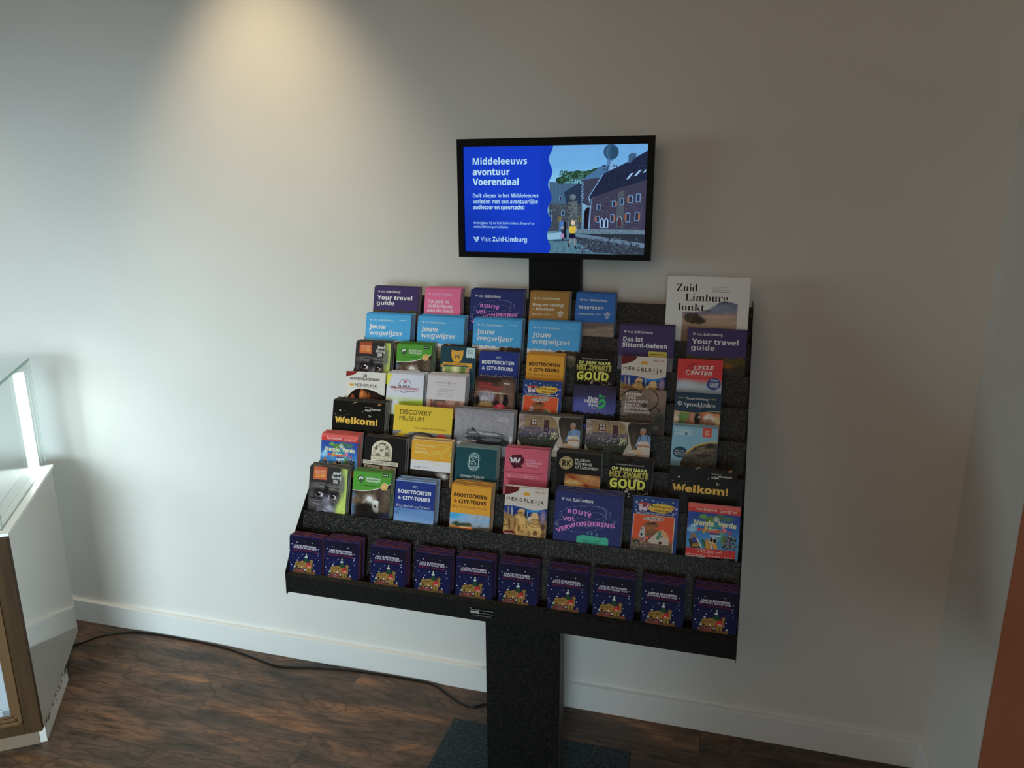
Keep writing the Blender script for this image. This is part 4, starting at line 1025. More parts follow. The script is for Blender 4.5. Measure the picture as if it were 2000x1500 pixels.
def d_feet(W, H):
    c = Cover(W, H, 1385, 572, 1905, 600, '#2c2846')
    c.A(1375, 572, 1905, 1500, 61, [(572, '#2a2136'), (700, '#302a4c'), (850, '#3c3c76'), (940, '#3f4078'), (1500, '#1c1c30')], [(1500, 880, 140, 100, '#464a8c', 1), (1660, 930, 120, 60, '#4a4a82', 1), (1880, 620, 60, 60, '#251c26', 1)], (.04, 8))
    rd = random.Random(3); c.P([(1370, 945)] + [(1370 + i * 14, 930 + rd.uniform(-18, 26) + i * .8) for i in range(40)] + [(1910, 1100), (1370, 1100)], '#16141f')
    c.t('Blote', 1568, 1690, 777, 42, '#bdbacb', 'b', .015); c.t('Voeten', 1520, 1690, 812, 42, '#bdbacb', 'b', .015); c.t('Park', 1578, 1690, 862, 42, '#bdbacb', 'b', .015); c.t('BRUNSSUM', 1578, 1668, 887, 10, '#8f8ca8', 'b')
    c.P([(1702, 790), (1720, 765), (1755, 760), (1780, 790), (1785, 830), (1765, 870), (1735, 892), (1695, 895), (1690, 868), (1725, 850), (1752, 825), (1750, 800), (1725, 812), (1705, 840), (1696, 820)], '#1f8a46')
    c.E(1712, 725, 20, 20, '#1f8a46', 14)
    for x, y, r in ((1742, 730, 9), (1757, 736, 7), (1768, 742, 6), (1777, 749, 5)): c.E(x, y, r, r * 1.1, '#1f8a46', 10)
    return c


def d_brew(W, H):
    c = Cover(W, H, 565, 440, 1040, 452, '#5c4c44')
    c.A(550, 440, 1040, 1000, 68, [(440, '#645248'), (600, '#604e46'), (780, '#4a3c36'), (1000, '#322a26')], [(950, 520, 90, 70, '#705c50', 1), (600, 650, 60, 100, '#685850', 1), (980, 800, 60, 80, '#2c3028', .9)], (.12, 16))
    for cx, cy, rx, ry, a0, a1 in ((700, 590, 140, 130, 150, 300), (860, 560, 90, 110, -80, 120), (690, 480, 60, 30, 180, 340), (830, 480, 60, 50, 160, 300), (600, 700, 60, 60, 60, 240), (930, 760, 50, 110, 200, 330)): c.ring(cx, cy, rx, ry, 12, '#2a211e', a0, a1, 22)
    c.E(815, 620, 26, 34, '#3a2e2a', 14)
    for i, x in enumerate((640, 690, 740, 800, 860)): c.Ln([(x, 770), (x + 22, 735), (x + 40, 775)], 7, '#2a211e'); c.Ln([(x + 10, 757), (x + 34, 757)], 5, '#2a211e')
    for i, (s_, x1) in enumerate((('BEZOEK', 785), ('ONZE', 720), ('LIMBURGSE', 848), ('FAMILIE-', 775), ('BROUWERIJ!', 862))): c.t(s_, 615 - i * 2, x1, 516 + i * 40, 30, '#a79c97', 'b', .01)
    c.t('ONTDEK ALFA BIER', 600, 878, 716, 26, '#a79c97', 'b'); c.E(940, 885, 44, 34, '#4a4844', 16); c.ring(940, 885, 44, 34, 6, '#1c1816', n=16)
    return c


def d_fairy(W, H):
    c = Cover(W, H, 1132, 460, 1620, 490, '#1b3246')
    c.A(1110, 690, 1620, 1400, 74, '#7c4f32', [(1170, 750, 70, 60, '#a58f7c', .7), (1200, 790, 60, 60, '#486030', .7), (1240, 740, 50, 60, '#4f7034', .7), (1150, 790, 40, 40, '#b09a84', .8), (1330, 770, 30, 60, '#9a6a54', .7), (1380, 780, 34, 70, '#1c1a1c', .5), (1400, 760, 12, 12, '#a39c98', .6), (1480, 740, 60, 60, '#b45a2c', .7), (1520, 770, 70, 50, '#aaa29c', .6), (1500, 815, 50, 30, '#84604c', .6), (1570, 720, 40, 50, '#b06030', .8), (1590, 800, 26, 60, '#b89468', .8)], (.22, 26), 4)
    c.P([(1100, 455), (1630, 490), (1630, 700), (1560, 690), (1450, 705), (1360, 712), (1260, 703), (1180, 690), (1100, 680)], '#1b3246')
    c.Ln([(1110, 680), (1180, 692), (1260, 705), (1360, 714), (1450, 707), (1560, 691), (1620, 700)], 7, '#a08434')
    c.t('Pretpark Valkenburg', 1247, 1482, 552, 30, '#a9a898', 'm')
    for i in range(3): star(c, 1172 + i * 25, 532 + i * 1.5, 9, '#b9a040', 5, .45); star(c, 1507 + i * 25, 552 + i * 1.5, 9, '#b9a040', 5, .45)
    c.P([(1162, 578), (1184, 572), (1208, 582), (1206, 612), (1184, 632), (1165, 612)], '#b3b5b8'); c.P([(1168, 584), (1184, 579), (1201, 588), (1200, 610), (1184, 624), (1171, 610)], '#24384a'); c.t('S', 1177, 1193, 614, 26, '#b3b5b8', 'f')
    c.t('Sprookjesbos', 1228, 1560, 631, 52, '#b7b8b8', 'f', -0.008)
    return c


def d_welkom(W, H):
    c = Cover(W, H, 720, 450, 1445, 500, '#19150f')
    c.A(715, 820, 1445, 1700, 16, [(820, '#19150f'), (1700, '#201a14')], (), (.1, 8))
    c.speck(730, 490, 1430, 680, 8, 7, ['#8f8a86', '#a39c94', '#6b665f'], 3, 1.5); c.P([(1225, 675), (1262, 662), (1258, 674), (1228, 684)], '#8f8a80'); c.P([(810, 585), (832, 582), (834, 596), (815, 600)], '#b0aca4')
    c.P([(1010, 455), (1065, 452), (1055, 480), (1015, 488)], '#8f6a48'); c.P([(1340, 510), (1380, 495), (1378, 520), (1350, 528)], '#8f5f34'); c.Ln([(800, 668), (960, 640)], 3, '#4c463e')
    c.t('Welkom!', 757, 1352, 756, 84, '#bb862e', 'b', .028)
    c.t('Nederlands', 1170, 1275, 551, 11, '#8d8880', 'b'); c.t('mijn', 1170, 1238, 598, 26, '#a8a39c', 'b', .02); c.t('museum', 1242, 1382, 586, 26, '#a8a39c', 'b', .02)
    return c


def d_yellow(W, H):
    c = Cover(W, H, 950, 115, 1585, 155, '#b98f18')
    c.A(940, 400, 1590, 1200, 12, [(400, '#6a6668'), (1200, '#565458')], (), (.05, 8))
    c.P([(940, 100), (1600, 130), (1600, 445), (1480, 425), (1300, 420), (1180, 410), (1140, 420), (1090, 450), (1055, 400), (940, 390)], '#b98f18'); c.P([(950, 478), (1060, 400), (1120, 410), (1060, 480)], '#b98f18')
    c.P([(1120, 470), (1180, 428), (1260, 416), (1350, 432), (1420, 480), (1390, 490), (1330, 452), (1250, 440), (1190, 452), (1150, 485)], '#3e3429')
    star(c, 1480, 490, 62, '#a93a34', 9, .7)
    c.t('DISCOVERY', 1015, 1358, 219, 50, '#54421a', 'm', .015); c.t('MUSEUM', 1012, 1278, 288, 50, '#54421a', 'm', .015); c.t('Een wereld te ontdekken!', 1186, 1530, 383, 26, '#574519', 'm')
    return c


def d_reed(W, H):
    c = Cover(W, H, 555, 50, 1195, 100, '#6f6c70')
    c.A(550, 50, 1200, 1100, 119, [(50, '#747075'), (200, '#7a767b'), (300, '#757277'), (370, '#5d5b5f'), (420, '#6a686b'), (1100, '#3c3b3d')],
        [(890, 335, 220, 34, '#424144', .5, 8), (760, 300, 60, 22, '#4c4b4e', .5, 12), (820, 320, 100, 20, '#858388', .7, 8), (1000, 345, 110, 24, '#37363a', .6, 10), (960, 395, 180, 44, '#2c2b2e', .5, 6), (1020, 400, 90, 30, '#59585c', .7), (740, 380, 70, 16, '#2e2d30', .5, 10), (760, 400, 80, 14, '#77757a', .7, 10), (620, 410, 50, 10, '#2f2e31', .6), (1110, 430, 60, 26, '#28272a', .6), (750, 270, 12, 14, '#39383b', .5), (1170, 400, 14, 40, '#a09ea2', .8), (640, 430, 90, 20, '#9a989c', .9)], (.12, 46), 3)
    for q, h in ((((675, 330), (700, 305), (760, 290), (800, 300), (830, 330), (1000, 345), (1100, 365), (1100, 385), (900, 372), (720, 352)), '#4a494c'), (((700, 318), (760, 300), (810, 318), (760, 330)), '#77757a'), (((830, 345), (900, 318), (1000, 325), (1090, 358), (1000, 352), (920, 345)), '#88868b'),
                 (((690, 355), (840, 362), (1090, 382), (1130, 430), (1150, 470), (860, 470), (800, 430), (720, 385)), '#262528'), (((850, 385), (960, 378), (1080, 392), (1060, 420), (900, 412)), '#4e4c51'), (((680, 375), (760, 382), (815, 410), (790, 425), (720, 405)), '#39383b'), (((740, 395), (800, 405), (810, 418), (750, 412)), '#807e83')): c.P(q, h)
    c.P([(750, 275), (765, 262), (778, 275), (790, 300), (752, 298)], '#2d2c2f'); c.Ln([(820, 345), (850, 350), (900, 325)], 5, '#1e1d20')
    rd = random.Random(8); c.up()
    for i in range(34):
        x = 560 + i * 18 + rd.uniform(-6, 6); y1 = 380 + rd.uniform(-30, 30); y0 = y1 - rd.uniform(60, 190)
        c.P([(x - 1.5, y1), (x + rd.uniform(-8, 8), y0), (x + 2, y1)], rd.choice(['#454447', '#575659', '#39383b']), False)
    c.t('LIMBURGS', 1015, 1142, 165, 20, '#98969a', 'b'); c.t('MUSEUM', 1018, 1138, 190, 20, '#98969a', 'b')
    return c


def d_abbey(W, H):
    c = Cover(W, H, 178, 100, 805, 150, '#8d8276')
    c.A(180, 105, 660, 700, 110, [(105, '#6e5a44'), (200, '#7a6444'), (270, '#6a5640'), (320, '#3c3830'), (380, '#2c2c24'), (700, '#2a2e20')],
        [(205, 160, 40, 50, '#6f6a66', .8), (200, 220, 30, 40, '#8f8880', .8), (300, 250, 120, 14, '#4f4a52', 1)], (.30, 60), 6)
    c.R(300, 150, 368, 226, '#4a2c28'); c.R(312, 156, 358, 214, '#8c847c'); c.R(331, 156, 337, 214, '#4a2c28'); c.R(312, 178, 358, 184, '#4a2c28'); c.R(296, 212, 370, 228, '#5c2c28'); c.R(305, 226, 366, 232, '#9a8f84')
    c.R(428, 158, 494, 300, '#8a7454'); c.R(434, 162, 490, 300, '#43282e'); c.R(462, 162, 465, 300, '#2c1a1e'); c.Ln([(385, 128), (400, 142), (392, 150)], 5, '#3a2c24')
    c.speck(176, 255, 600, 345, 420, 6, ['#4a4468', '#3a3654', '#5a5478', '#34343a', '#6a5f80'], 4); c.speck(300, 300, 600, 380, 170, 5, ['#8f8c88', '#a09c94', '#6a6a60', '#4a4a3a'], 5); c.speck(180, 320, 620, 520, 420, 7, ['#2c3424', '#343a2a', '#22281e', '#3c3a34'], 6)
    c.speck(510, 295, 600, 370, 50, 6, ['#a39c70', '#8f8a5c', '#b0a884'], 7); c.speck(178, 120, 240, 250, 60, 6, ['#7a5a58', '#9a918c', '#4a4440', '#a05a50'], 8)
    c.A(580, 135, 805, 760, 50, [(135, '#2a2420'), (360, '#342c24'), (430, '#463a2e'), (760, '#5a4838')], [(640, 330, 30, 90, '#40362c', .9), (620, 420, 60, 40, '#5a4a3a', 1)], (.16, 26), 2)
    c.P([(672, 360), (690, 285), (722, 264), (770, 266), (800, 285), (805, 400), (680, 400)], '#587396'); c.P([(672, 345), (660, 378), (680, 396), (700, 380)], '#587396')
    c.E(727, 240, 26, 34, '#8a5e4a', 16); c.P([(700, 235), (704, 205), (728, 195), (752, 205), (754, 240), (744, 222), (720, 216)], '#77726c'); c.E(720, 240, 4, 3, '#33241e', 6); c.Ln([(718, 262), (728, 264)], 3, '#5c342c')
    c.P([(700, 330), (778, 330), (800, 380), (800, 560), (690, 560), (682, 400)], '#9a9084'); c.Ln([(706, 275), (702, 335)], 5, '#26304a'); c.Ln([(772, 275), (776, 335)], 5, '#26304a')
    c.P([(684, 372), (740, 366), (800, 380), (796, 398), (740, 388), (690, 392)], '#8a5e4a'); c.E(735, 380, 16, 12, '#93664f', 10); c.E(700, 350, 22, 16, '#a39a90', 10)
    c.P([(625, 430), (650, 418), (720, 424), (735, 450), (720, 480), (640, 470)], '#a08468')
    c.P([(495, 124), (610, 134), (590, 150), (582, 175), (586, 230), (606, 320), (640, 440), (660, 560), (510, 560), (560, 430), (596, 350), (583, 270), (565, 195), (545, 155)], '#8d8276')
    c.P([(165, 380), (180, 375), (220, 440), (235, 470), (165, 470)], '#8d8276')
    c.E(615, 470, 62, 34, '#a59c94', 18); c.t('Gratis', 580, 660, 466, 26, '#5c5652', 'm', .005)
    return c


def d_bath(W, H):
    c = Cover(W, H, 745, 65, 1205, 100, '#668da0')
    c.A(740, 230, 1205, 1100, 68, [(230, '#3a332a'), (340, '#443c30'), (460, '#3a342a'), (1100, '#2a2620')], [(1080, 330, 80, 30, '#5a5040', .9), (960, 380, 90, 30, '#5c5242', .9), (1130, 300, 40, 20, '#2a2620', .8), (1060, 400, 90, 16, '#2c2620', .8)], (.5, 26), 9)
    c.P([(730, 60), (1215, 95), (1215, 246), (1130, 252), (1050, 268), (980, 296), (930, 336), (895, 372), (860, 430), (820, 600), (730, 600)], '#668da0')
    c.P([(1215, 240), (1130, 246), (1050, 262), (980, 290), (930, 330), (885, 372), (900, 380), (938, 344), (985, 304), (1054, 276), (1132, 260), (1215, 254)], '#a98a2e')
    c.t('THERMEN', 770, 932, 124, 28, '#9db4bd', 'b', .02); c.t('MUSE', 770, 866, 163, 28, '#9db4bd', 'b', .02); c.t('M', 905, 935, 168, 28, '#9db4bd', 'b', .02); c.P([(888, 138), (902, 158), (888, 168), (875, 156)], '#2a3c48')
    c.R(1052, 84, 1142, 190, '#b0382a'); c.lines(1075, 1125, 128, 20, 3, 8, '#d89a8c')
    c.E(832, 362, 70, 64, '#1c3a4a', 24)
    for i, (s_, x0, x1) in enumerate((('Duik in de', 790, 878), ('wereld van de', 774, 895), ('Romeinen!', 786, 880))): c.t(s_, x0, x1, 352 + i * 22, 15, '#a9bac2', 'b')
    return c


def d_world(W, H):
    c = Cover(W, H, 175, 50, 1340, 190, '#1f4f86', vs=1.0)
    c.A(160, 50, 1345, 2000, 105, [(50, '#243a7c'), (330, '#243c80'), (560, '#225090'), (800, '#2f6ea4'), (1000, '#3a6e92'), (2000, '#2a4a4a')],
        [(330, 560, 70, 30, '#7f9ec0', .8), (300, 650, 120, 60, '#6a98bc', 1), (520, 360, 80, 50, '#4f7a2c', .6), (680, 440, 120, 80, '#47662a', .7), (890, 400, 120, 70, '#3a5a40', .7), (1080, 440, 110, 60, '#3a5c48', .8), (820, 440, 60, 60, '#8f958c', .6), (820, 590, 150, 70, '#2f7074', .5), (940, 820, 90, 130, '#467c7c', .8), (1010, 930, 60, 130, '#4a6a2c', .8)], (.10, 24), 3)
    c.P([(160, 40), (1345, 180), (1360, 370), (215, 232), (180, 230)], '#a52e28'); c.P([(160, 40), (1345, 182), (1345, 262), (165, 120)], '#ae4a46')
    c.t('Familiepark  Landgraaf', 362, 1275, 205, 66, '#bf9f98', 'm', .015)
    c.P([(760, 655), (855, 665), (850, 700), (740, 690)], '#b0a8a4'); c.ring(800, 660, 170, 70, 26, '#a4482c', 10, 170); c.P([(420, 640), (560, 650), (700, 680), (900, 690), (1090, 735), (1160, 770), (1080, 745), (880, 735), (640, 712), (540, 690), (400, 660)], '#a8502a')
    for x, y, h in ((600, 630, '#a08a3a'), (690, 650, '#7a9c84'), (980, 620, '#b06a7c'), (1020, 690, '#ac5a70'), (560, 710, '#8a7a2c'), (440, 660, '#9c3c50'), (1140, 760, '#8a3c50')): c.E(x, y, 42, 40, h, 12)
    c.P([(690, 735), (930, 765), (900, 800), (700, 790)], '#24407c'); c.P([(690, 785), (930, 800), (940, 850), (700, 825)], '#8f9ea4')
    c.tpath('Mondo', [(310, 545), (450, 560), (600, 585), (780, 600)], 125, '#c0aa82', 'b', .022); c.tpath('Verde', [(860, 585), (1000, 610), (1130, 640), (1270, 662)], 112, '#c0aa82', 'b', .022)
    for q, h in ((((220, 880), (300, 860), (390, 850), (540, 1090), (290, 1085)), '#2c241c'), (((250, 800), (330, 720), (400, 800), (420, 960), (300, 930)), '#7a5a48'), (((300, 850), (390, 850), (420, 960), (320, 950)), '#2f3470'), (((300, 1000), (440, 960), (500, 1060), (320, 1060)), '#7a6428'), (((400, 870), (420, 860), (545, 1090), (520, 1095)), '#a9b4b8'), (((500, 900), (560, 880), (700, 1120), (620, 1130)), '#26503c'),
                 (((600, 920), (660, 880), (760, 1000), (740, 1120), (620, 1120)), '#9c6f24'), (((760, 1000), (840, 960), (890, 1110), (800, 1120)), '#a8761e'), (((740, 1020), (765, 1020), (755, 1120), (730, 1120)), '#a9b4b0')): c.P(q, h)
    c.E(770, 920, 96, 76, '#93999a', 18); c.E(735, 905, 34, 52, '#171b26', 12); c.E(812, 930, 40, 50, '#171b26', 12); c.E(760, 965, 34, 22, '#b08a40', 10)
    c.speck(1000, 830, 1290, 1130, 130, 24, ['#8f949c', '#2c3a44', '#a06c84', '#2a2a3c', '#4f6a8c', '#48603a', '#6a5a60'], 5)
    c.P([(180, 1075), (1285, 1170), (1280, 1390), (165, 1290)], '#a3241e')
    c.t('250.000 m²', 440, 985, 1185, 76, '#b8948c', 'm', .02); c.t('dierenpark • attracties • tuinen', 205, 1245, 1230, 44, '#b08078', 'm', .015)
    c.P([(160, 1245), (620, 1285), (620, 2000), (150, 2000)], '#9a938e'); c.P([(620, 1310), (1285, 1345), (1285, 2000), (620, 2000)], '#191410'); c.ring(400, 1345, 80, 50, 8, '#8a4a48', 180, 360, 14); c.speck(930, 1360, 1150, 1400, 20, 16, ['#8f8a80'], 2)
    return c


def d_statue(W, H):
    c = Cover(W, H, 1025, 130, 1930, 210, '#1d1b1a')
    arch = [(1190, 640)] + [(1415 + 225 * math.cos(a), 425 + 0.07 * 225 * math.cos(a) + 215 * math.sin(a)) for a in [math.radians(182 + 176 * i / 24) for i in range(25)]] + [(1635, 660)]
    c.P(arch, '#a59b86')
    for i in range(13): c.Ln([(1215 + i * 12, 545), (1240 + i * 10, 380 - i * 12)], 4, '#6f6858') if i < 6 else c.Ln([(1500 + i * 9, 560), (1480 + i * 9, 340 + (i - 6) * 10)], 4, '#6f6858')
    rd = random.Random(2)
    for i in range(60):
        a = rd.uniform(3.0, 6.5); r = rd.uniform(95, 165); x, y = 1415 + r * math.cos(a) * .9, 385 + r * math.sin(a) * .75; c.ring(x, y, 12, 10, 6, '#3c382f', rd.uniform(0, 180), rd.uniform(200, 400), 7)
    c.E(1410, 385, 82, 95, '#a59b86', 18); c.E(1375, 345, 12, 10, '#35312a', 8); c.E(1440, 345, 12, 10, '#35312a', 8); c.P([(1385, 395), (1460, 400), (1450, 445), (1400, 460), (1380, 430)], '#4a453a'); c.E(1412, 425, 20, 12, '#8a806c', 10); c.Ln([(1405, 350), (1398, 390), (1420, 395)], 5, '#4a453a')
    c.P([(1280, 540), (1320, 480), (1370, 500), (1400, 545)], '#5c5648'); c.P([(1480, 540), (1500, 460), (1560, 480), (1570, 560)], '#5c5648')
    c.P([(1192, 545), (1636, 580), (1634, 655), (1190, 605)], '#a59b86'); c.Ln([(1192, 545), (1636, 582)], 4, '#3c382f'); c.t('Museum Vaals', 1215, 1600, 605, 40, '#4a4438', 's')
    c.P([(1022, 622), (1795, 700), (1785, 785), (1020, 705)], '#a39a88'); c.t('RUIM 200 HEILIGEN VAN 1 TOT 3,5 METER', 1035, 1760, 690, 44, '#2c2924', 'b', .01)
    c.P([(1050, 730), (1750, 805), (1740, 1500), (1050, 1500)], '#9c9688'); c.E(1430, 800, 40, 40, '#6a4434', 12); c.E(1430, 850, 30, 20, '#5a6a34', 12); c.speck(1080, 750, 1300, 830, 30, 14, ['#5c5850', '#7c766a'], 4); c.E(1665, 850, 24, 26, '#7c5c48', 10)
    return c


def d_croc(W, H):
    c = Cover(W, H, 80, 390, 510, 425, '#b57b15')
    c.Ln([(300, 480), (360, 450), (420, 440), (490, 470), (440, 500), (400, 560), (420, 600)], 6, '#c99a44'); c.Ln([(230, 545), (280, 560), (330, 545), (380, 540), (410, 510)], 6, '#c99a44'); c.Ln([(440, 540), (470, 500), (505, 540), (480, 590)], 6, '#c99a44')
    for i in range(7): c.P([(250 + i * 20, 545 - i * 4), (258 + i * 20, 530 - i * 4), (266 + i * 20, 543 - i * 4)], '#c99a44', False)
    c.t('Natuurhistorisch', 122, 325, 452, 24, '#c9ac74', 'm'); c.t('Museum', 122, 232, 490, 24, '#c9ac74', 'm'); c.t('Maastricht', 122, 250, 528, 24, '#c9ac74', 'b')
    c.P([(60, 602), (515, 640), (515, 750), (60, 704)], '#a7a3a6'); c.t('De natuur van Limburg', 105, 395, 642, 22, '#b0a070', 'm'); c.t('vroeger en nu', 105, 278, 690, 22, '#55504e', 'm', .01)
    c.A(60, 706, 515, 1300, 40, '#241d17', [(430, 780, 60, 34, '#75706c', .8, 20), (440, 790, 26, 14, '#a39e9a', .8)], (.2, 14))
    c.P([(60, 690), (515, 735), (515, 750), (60, 708)], '#a7a3a6')
    return c


def d_oval(W, H):
    c = Cover(W, H, 565, 465, 1005, 495, '#143d44')
    g = '#8fa8a6'
    pts = [(765 + 52 * math.cos(a), (590 if math.sin(a) < 0 else 670) + 52 * math.sin(a)) for a in [i * math.pi / 16 for i in range(32)]]
    c.Ln(pts + [pts[0]], 7, g); p2 = [(765 + 66 * math.cos(a), (590 if math.sin(a) < 0 else 670) + 68 * math.sin(a)) for a in [i * math.pi / 16 for i in range(32)]]
    for i in range(0, 32): c.Ln([p2[i], ((p2[i][0] + p2[(i + 1) % 32][0]) / 2, (p2[i][1] + p2[(i + 1) % 32][1]) / 2)], 4, '#56787a')
    for a in range(200, 345, 18): c.Ln([(760 + 20 * math.cos(math.radians(a)), 595 + 20 * math.sin(math.radians(a))), (760 + 44 * math.cos(math.radians(a)), 595 + 44 * math.sin(math.radians(a)))], 4, g)
    c.Ln([(720, 625), (750, 600), (780, 585), (808, 578)], 5, g); c.Ln([(722, 640), (760, 620), (806, 600)], 5, g); c.ring(765, 655, 22, 24, 6, g, 170, 370, 12); c.Ln([(745, 668), (758, 648), (772, 652), (786, 668)], 5, g)
    for k in range(4): c.Ln([(722 + k * 6, 682 + k * 11), (750, 676 + k * 11), (780, 684 + k * 11), (808 - k * 6, 678 + k * 11)], 4, g)
    c.t('GEMEENTEGROT', 630, 893, 803, 30, '#9fb2b0', 'm', .015); c.t('VALKENBURG', 661, 873, 847, 30, '#9fb2b0', 'm', .015)
    c.A(565, 900, 1005, 1400, 14, '#1a2c2c', (), (.4, 10))
    return c


def d_living(W, H):
    c = Cover(W, H, 1097, 490, 1565, 505, '#a44557')
    c.P([(1140, 590), (1180, 560), (1270, 545), (1310, 600), (1305, 640), (1275, 675), (1300, 702), (1240, 695), (1205, 715), (1165, 660)], '#4a1420')
    c.t('W', 1148, 1272, 645, 62, '#b9a2a6', 'b', .022)
    for i, (s_, x1) in enumerate((('woon', 1425), ('boulevard', 1495), ('heerlen', 1458))): c.t(s_, 1330, x1, 615 + i * 31, 30, '#bd8590', 'm', .005)
    c.t('ZUID-LIMBURG', 1332, 1485, 704, 12, '#8a2f44', 'm')
    c.t('De grootste meubelboulevard van Zuid-Nederland', 1115, 1515, 752, 16, '#7a2438', 'b'); c.lines(1140, 1490, 786, 20, 2, 7, '#bf7482', 4); c.t('Openingstijden: 7 dagen per week geopend', 1130, 1490, 832, 14, '#7a2438', 'b')
    c.A(1097, 900, 1565, 1400, 10, '#8a4452', (), (.2, 8))
    return c


def d_roman(W, H):
    c = Cover(W, H, 560, 490, 1010, 520, '#171310')
    c.E(660, 600, 72, 70, '#8d7a50', 26); c.ring(660, 600, 60, 58, 4, '#2c2418', n=24); c.t('R', 618, 662, 632, 68, '#221a12', 'b', .02); c.t('K', 664, 706, 636, 68, '#221a12', 'b', .02); c.R(655, 560, 666, 670, '#8d7a50')
    for i, (s_, x1) in enumerate((('MUSEUM', 900), ('ROMEINSE', 920), ('KATAKOMBEN', 985))): c.t(s_, 752, x1, 582 + i * 39, 30, '#a9a39c', 'm', .008)
    c.A(650, 712, 1010, 1300, 74, [(712, '#7a4a24'), (800, '#a06a34'), (880, '#a8793c'), (1300, '#5a3a1c')], [(760, 770, 260, 18, '#7c2f14', .6, 32), (860, 820, 230, 12, '#8a3816', .7, 30), (740, 830, 90, 40, '#b08a50', 1), (900, 760, 110, 30, '#9a6c3c', .9, 20), (960, 830, 60, 60, '#94623a', .9)], (.22, 26), 5)
    c.P([(560, 700), (655, 706), (648, 1300), (550, 1300)], '#171310')
    return c


def d_magic(W, H):
    c = Cover(W, H, 105, 75, 1270, 200, '#141430', gain=1.5, vs=1.05)
    c.A(80, 75, 1270, 1900, 10, [(75, '#15122c'), (600, '#13153a'), (1900, '#14163c')], [(900, 300, 500, 300, '#14101f', 1.2)], (.03, 5))
    for x, y in ((380, 285), (200, 345), (920, 320), (110, 572), (585, 708), (440, 825), (1135, 748), (150, 985), (185, 1075), (985, 1070), (1140, 675), (1145, 530), (1160, 900), (230, 690)): c.E(x, y, 17, 17, '#a3a7bc', 8)
    for x, y in ((675, 268), (385, 735), (520, 745), (825, 720), (285, 830), (1080, 838)): c.P([(x - 40, y + 10), (x - 20, y - 14), (x + 10, y - 4), (x + 30, y - 16), (x + 40, y + 12)], '#2c2f58')
    c.t('LAAT JE BETOVEREN', 282, 1060, 412, 56, '#b4aab8', 'b', .02); c.t('DOOR DE MAGIE VAN', 255, 1078, 478, 56, '#b4aab8', 'b', .02); c.t('Kerststad Valkenburg', 215, 1120, 552, 66, '#7a1730', 's', .012)
    c.P([(660, 980), (640, 900), (690, 840), (650, 800), (720, 730), (770, 800), (760, 850), (810, 940), (850, 1000)], '#1c3c22'); c.P([(650, 805), (700, 760), (720, 735), (765, 795), (760, 838), (735, 815), (700, 838), (680, 815)], '#a9b0b4'); c.E(722, 708, 26, 28, '#a8b088', 10)
    c.P([(300, 1210), (320, 1000), (360, 955), (420, 945), (500, 955), (560, 925), (620, 930), (680, 985), (780, 1010), (880, 1100), (900, 1320), (320, 1300)], '#80602a')
    c.P([(850, 890), (890, 900), (960, 910), (955, 990), (935, 1000), (950, 1200), (900, 1210), (870, 980)], '#78602e'); c.P([(800, 990), (845, 940), (870, 1010), (850, 1030)], '#6a1a18'); c.Ln([(910, 900), (912, 830)], 12, '#5c1a24')
    c.P([(690, 1165), (740, 1030), (800, 995), (860, 1010), (905, 1150), (880, 1160), (760, 1140)], '#a32420')
    for i in range(6): c.E(765 + i * 22, 1112 + i * 6, 10, 16, '#c0a8a0', 8)
    c.P([(735, 1140), (890, 1165), (895, 1320), (735, 1310)], '#7c6226'); c.R(800, 1190, 830, 1310, '#4a3a1a')
    for x, y in ((390, 1040), (540, 1040), (610, 1025), (465, 1010)): c.R(x - 14, y - 22, x + 14, y + 22, '#3c2a18')
    c.P([(270, 1140), (300, 1070), (340, 1140), (330, 1230), (240, 1260)], '#9aa4a4'); c.P([(262, 1150), (345, 1150), (350, 1230), (250, 1230)], '#1f3a26'); c.E(405, 905, 30, 22, '#a9acb6', 9)
    c.P([(230, 1270), (370, 1180), (620, 1190), (640, 1330), (240, 1330)], '#5c2c28'); c.ring(500, 1220, 70, 60, 20, '#98444a', 0, 200, 12); c.P([(440, 1180), (560, 1180), (540, 1240), (450, 1240)], '#241418'); c.R(480, 1210, 540, 1232, '#b0a09c'); c.E(390, 1130, 26, 40, '#1c1218', 10); c.E(570, 1150, 20, 34, '#c0b0a8', 9)
    c.R(650, 1170, 720, 1305, '#231016'); c.E(682, 1230, 24, 40, '#b0a4a4', 9); c.P([(920, 1330), (960, 1290), (1040, 1310), (1050, 1420), (920, 1400)], '#7c3038'); c.P([(990, 1290), (1015, 1225), (1045, 1290)], '#a9b0ac'); c.P([(250, 1300), (1060, 1330), (1060, 1900), (250, 1900)], '#5c4020')
    return c


# ------------------------------------------------------------------ the brochures in their pockets
ORD = ['second', 'third', 'fourth', 'fifth', 'sixth', 'seventh', 'eighth', 'ninth', 'tenth', 'eleventh', 'twelfth']
PAPER = (0.50, 0.47, 0.43)


def leaves_mb(W, H, t, front, edge, n, flap=0.0):
    """a folded booklet seen from outside: cover skin, rounded spine on the left, separate leaves at the open side"""
    b = MB()
    for i in range(n):
        y0 = t * i / n; y1 = t * (i + 0.62) / n
        r = -0.0005 * (i % 3) - flap * i
        b.box(0.0016, y0, 0.0, W + r, y1, H - 0.0006 * ((i * 2) % 3), 0, edge)
    k = 5                                                    # the spine
    ys = [(t * 0.5 - t * 0.5 * math.cos(math.pi * j / k), 0.0016 - 0.0016 * math.sin(math.pi * j / k)) for j in range(k + 1)]
    o = [(x, y, z) for z in (0.0, H) for y, x in ys]; m = k + 1
    b.add(o, [(j, j + 1, j + 1 + m, j + m) for j in range(k)] + [tuple(range(m)), tuple(range(2 * m - 1, m - 1, -1))], 0, front)
    return b


def skin(b, W, H, t, front, th=0.0003):
    b.box(0.0, -th, 0.0, W, 0.0, H, 0, front)


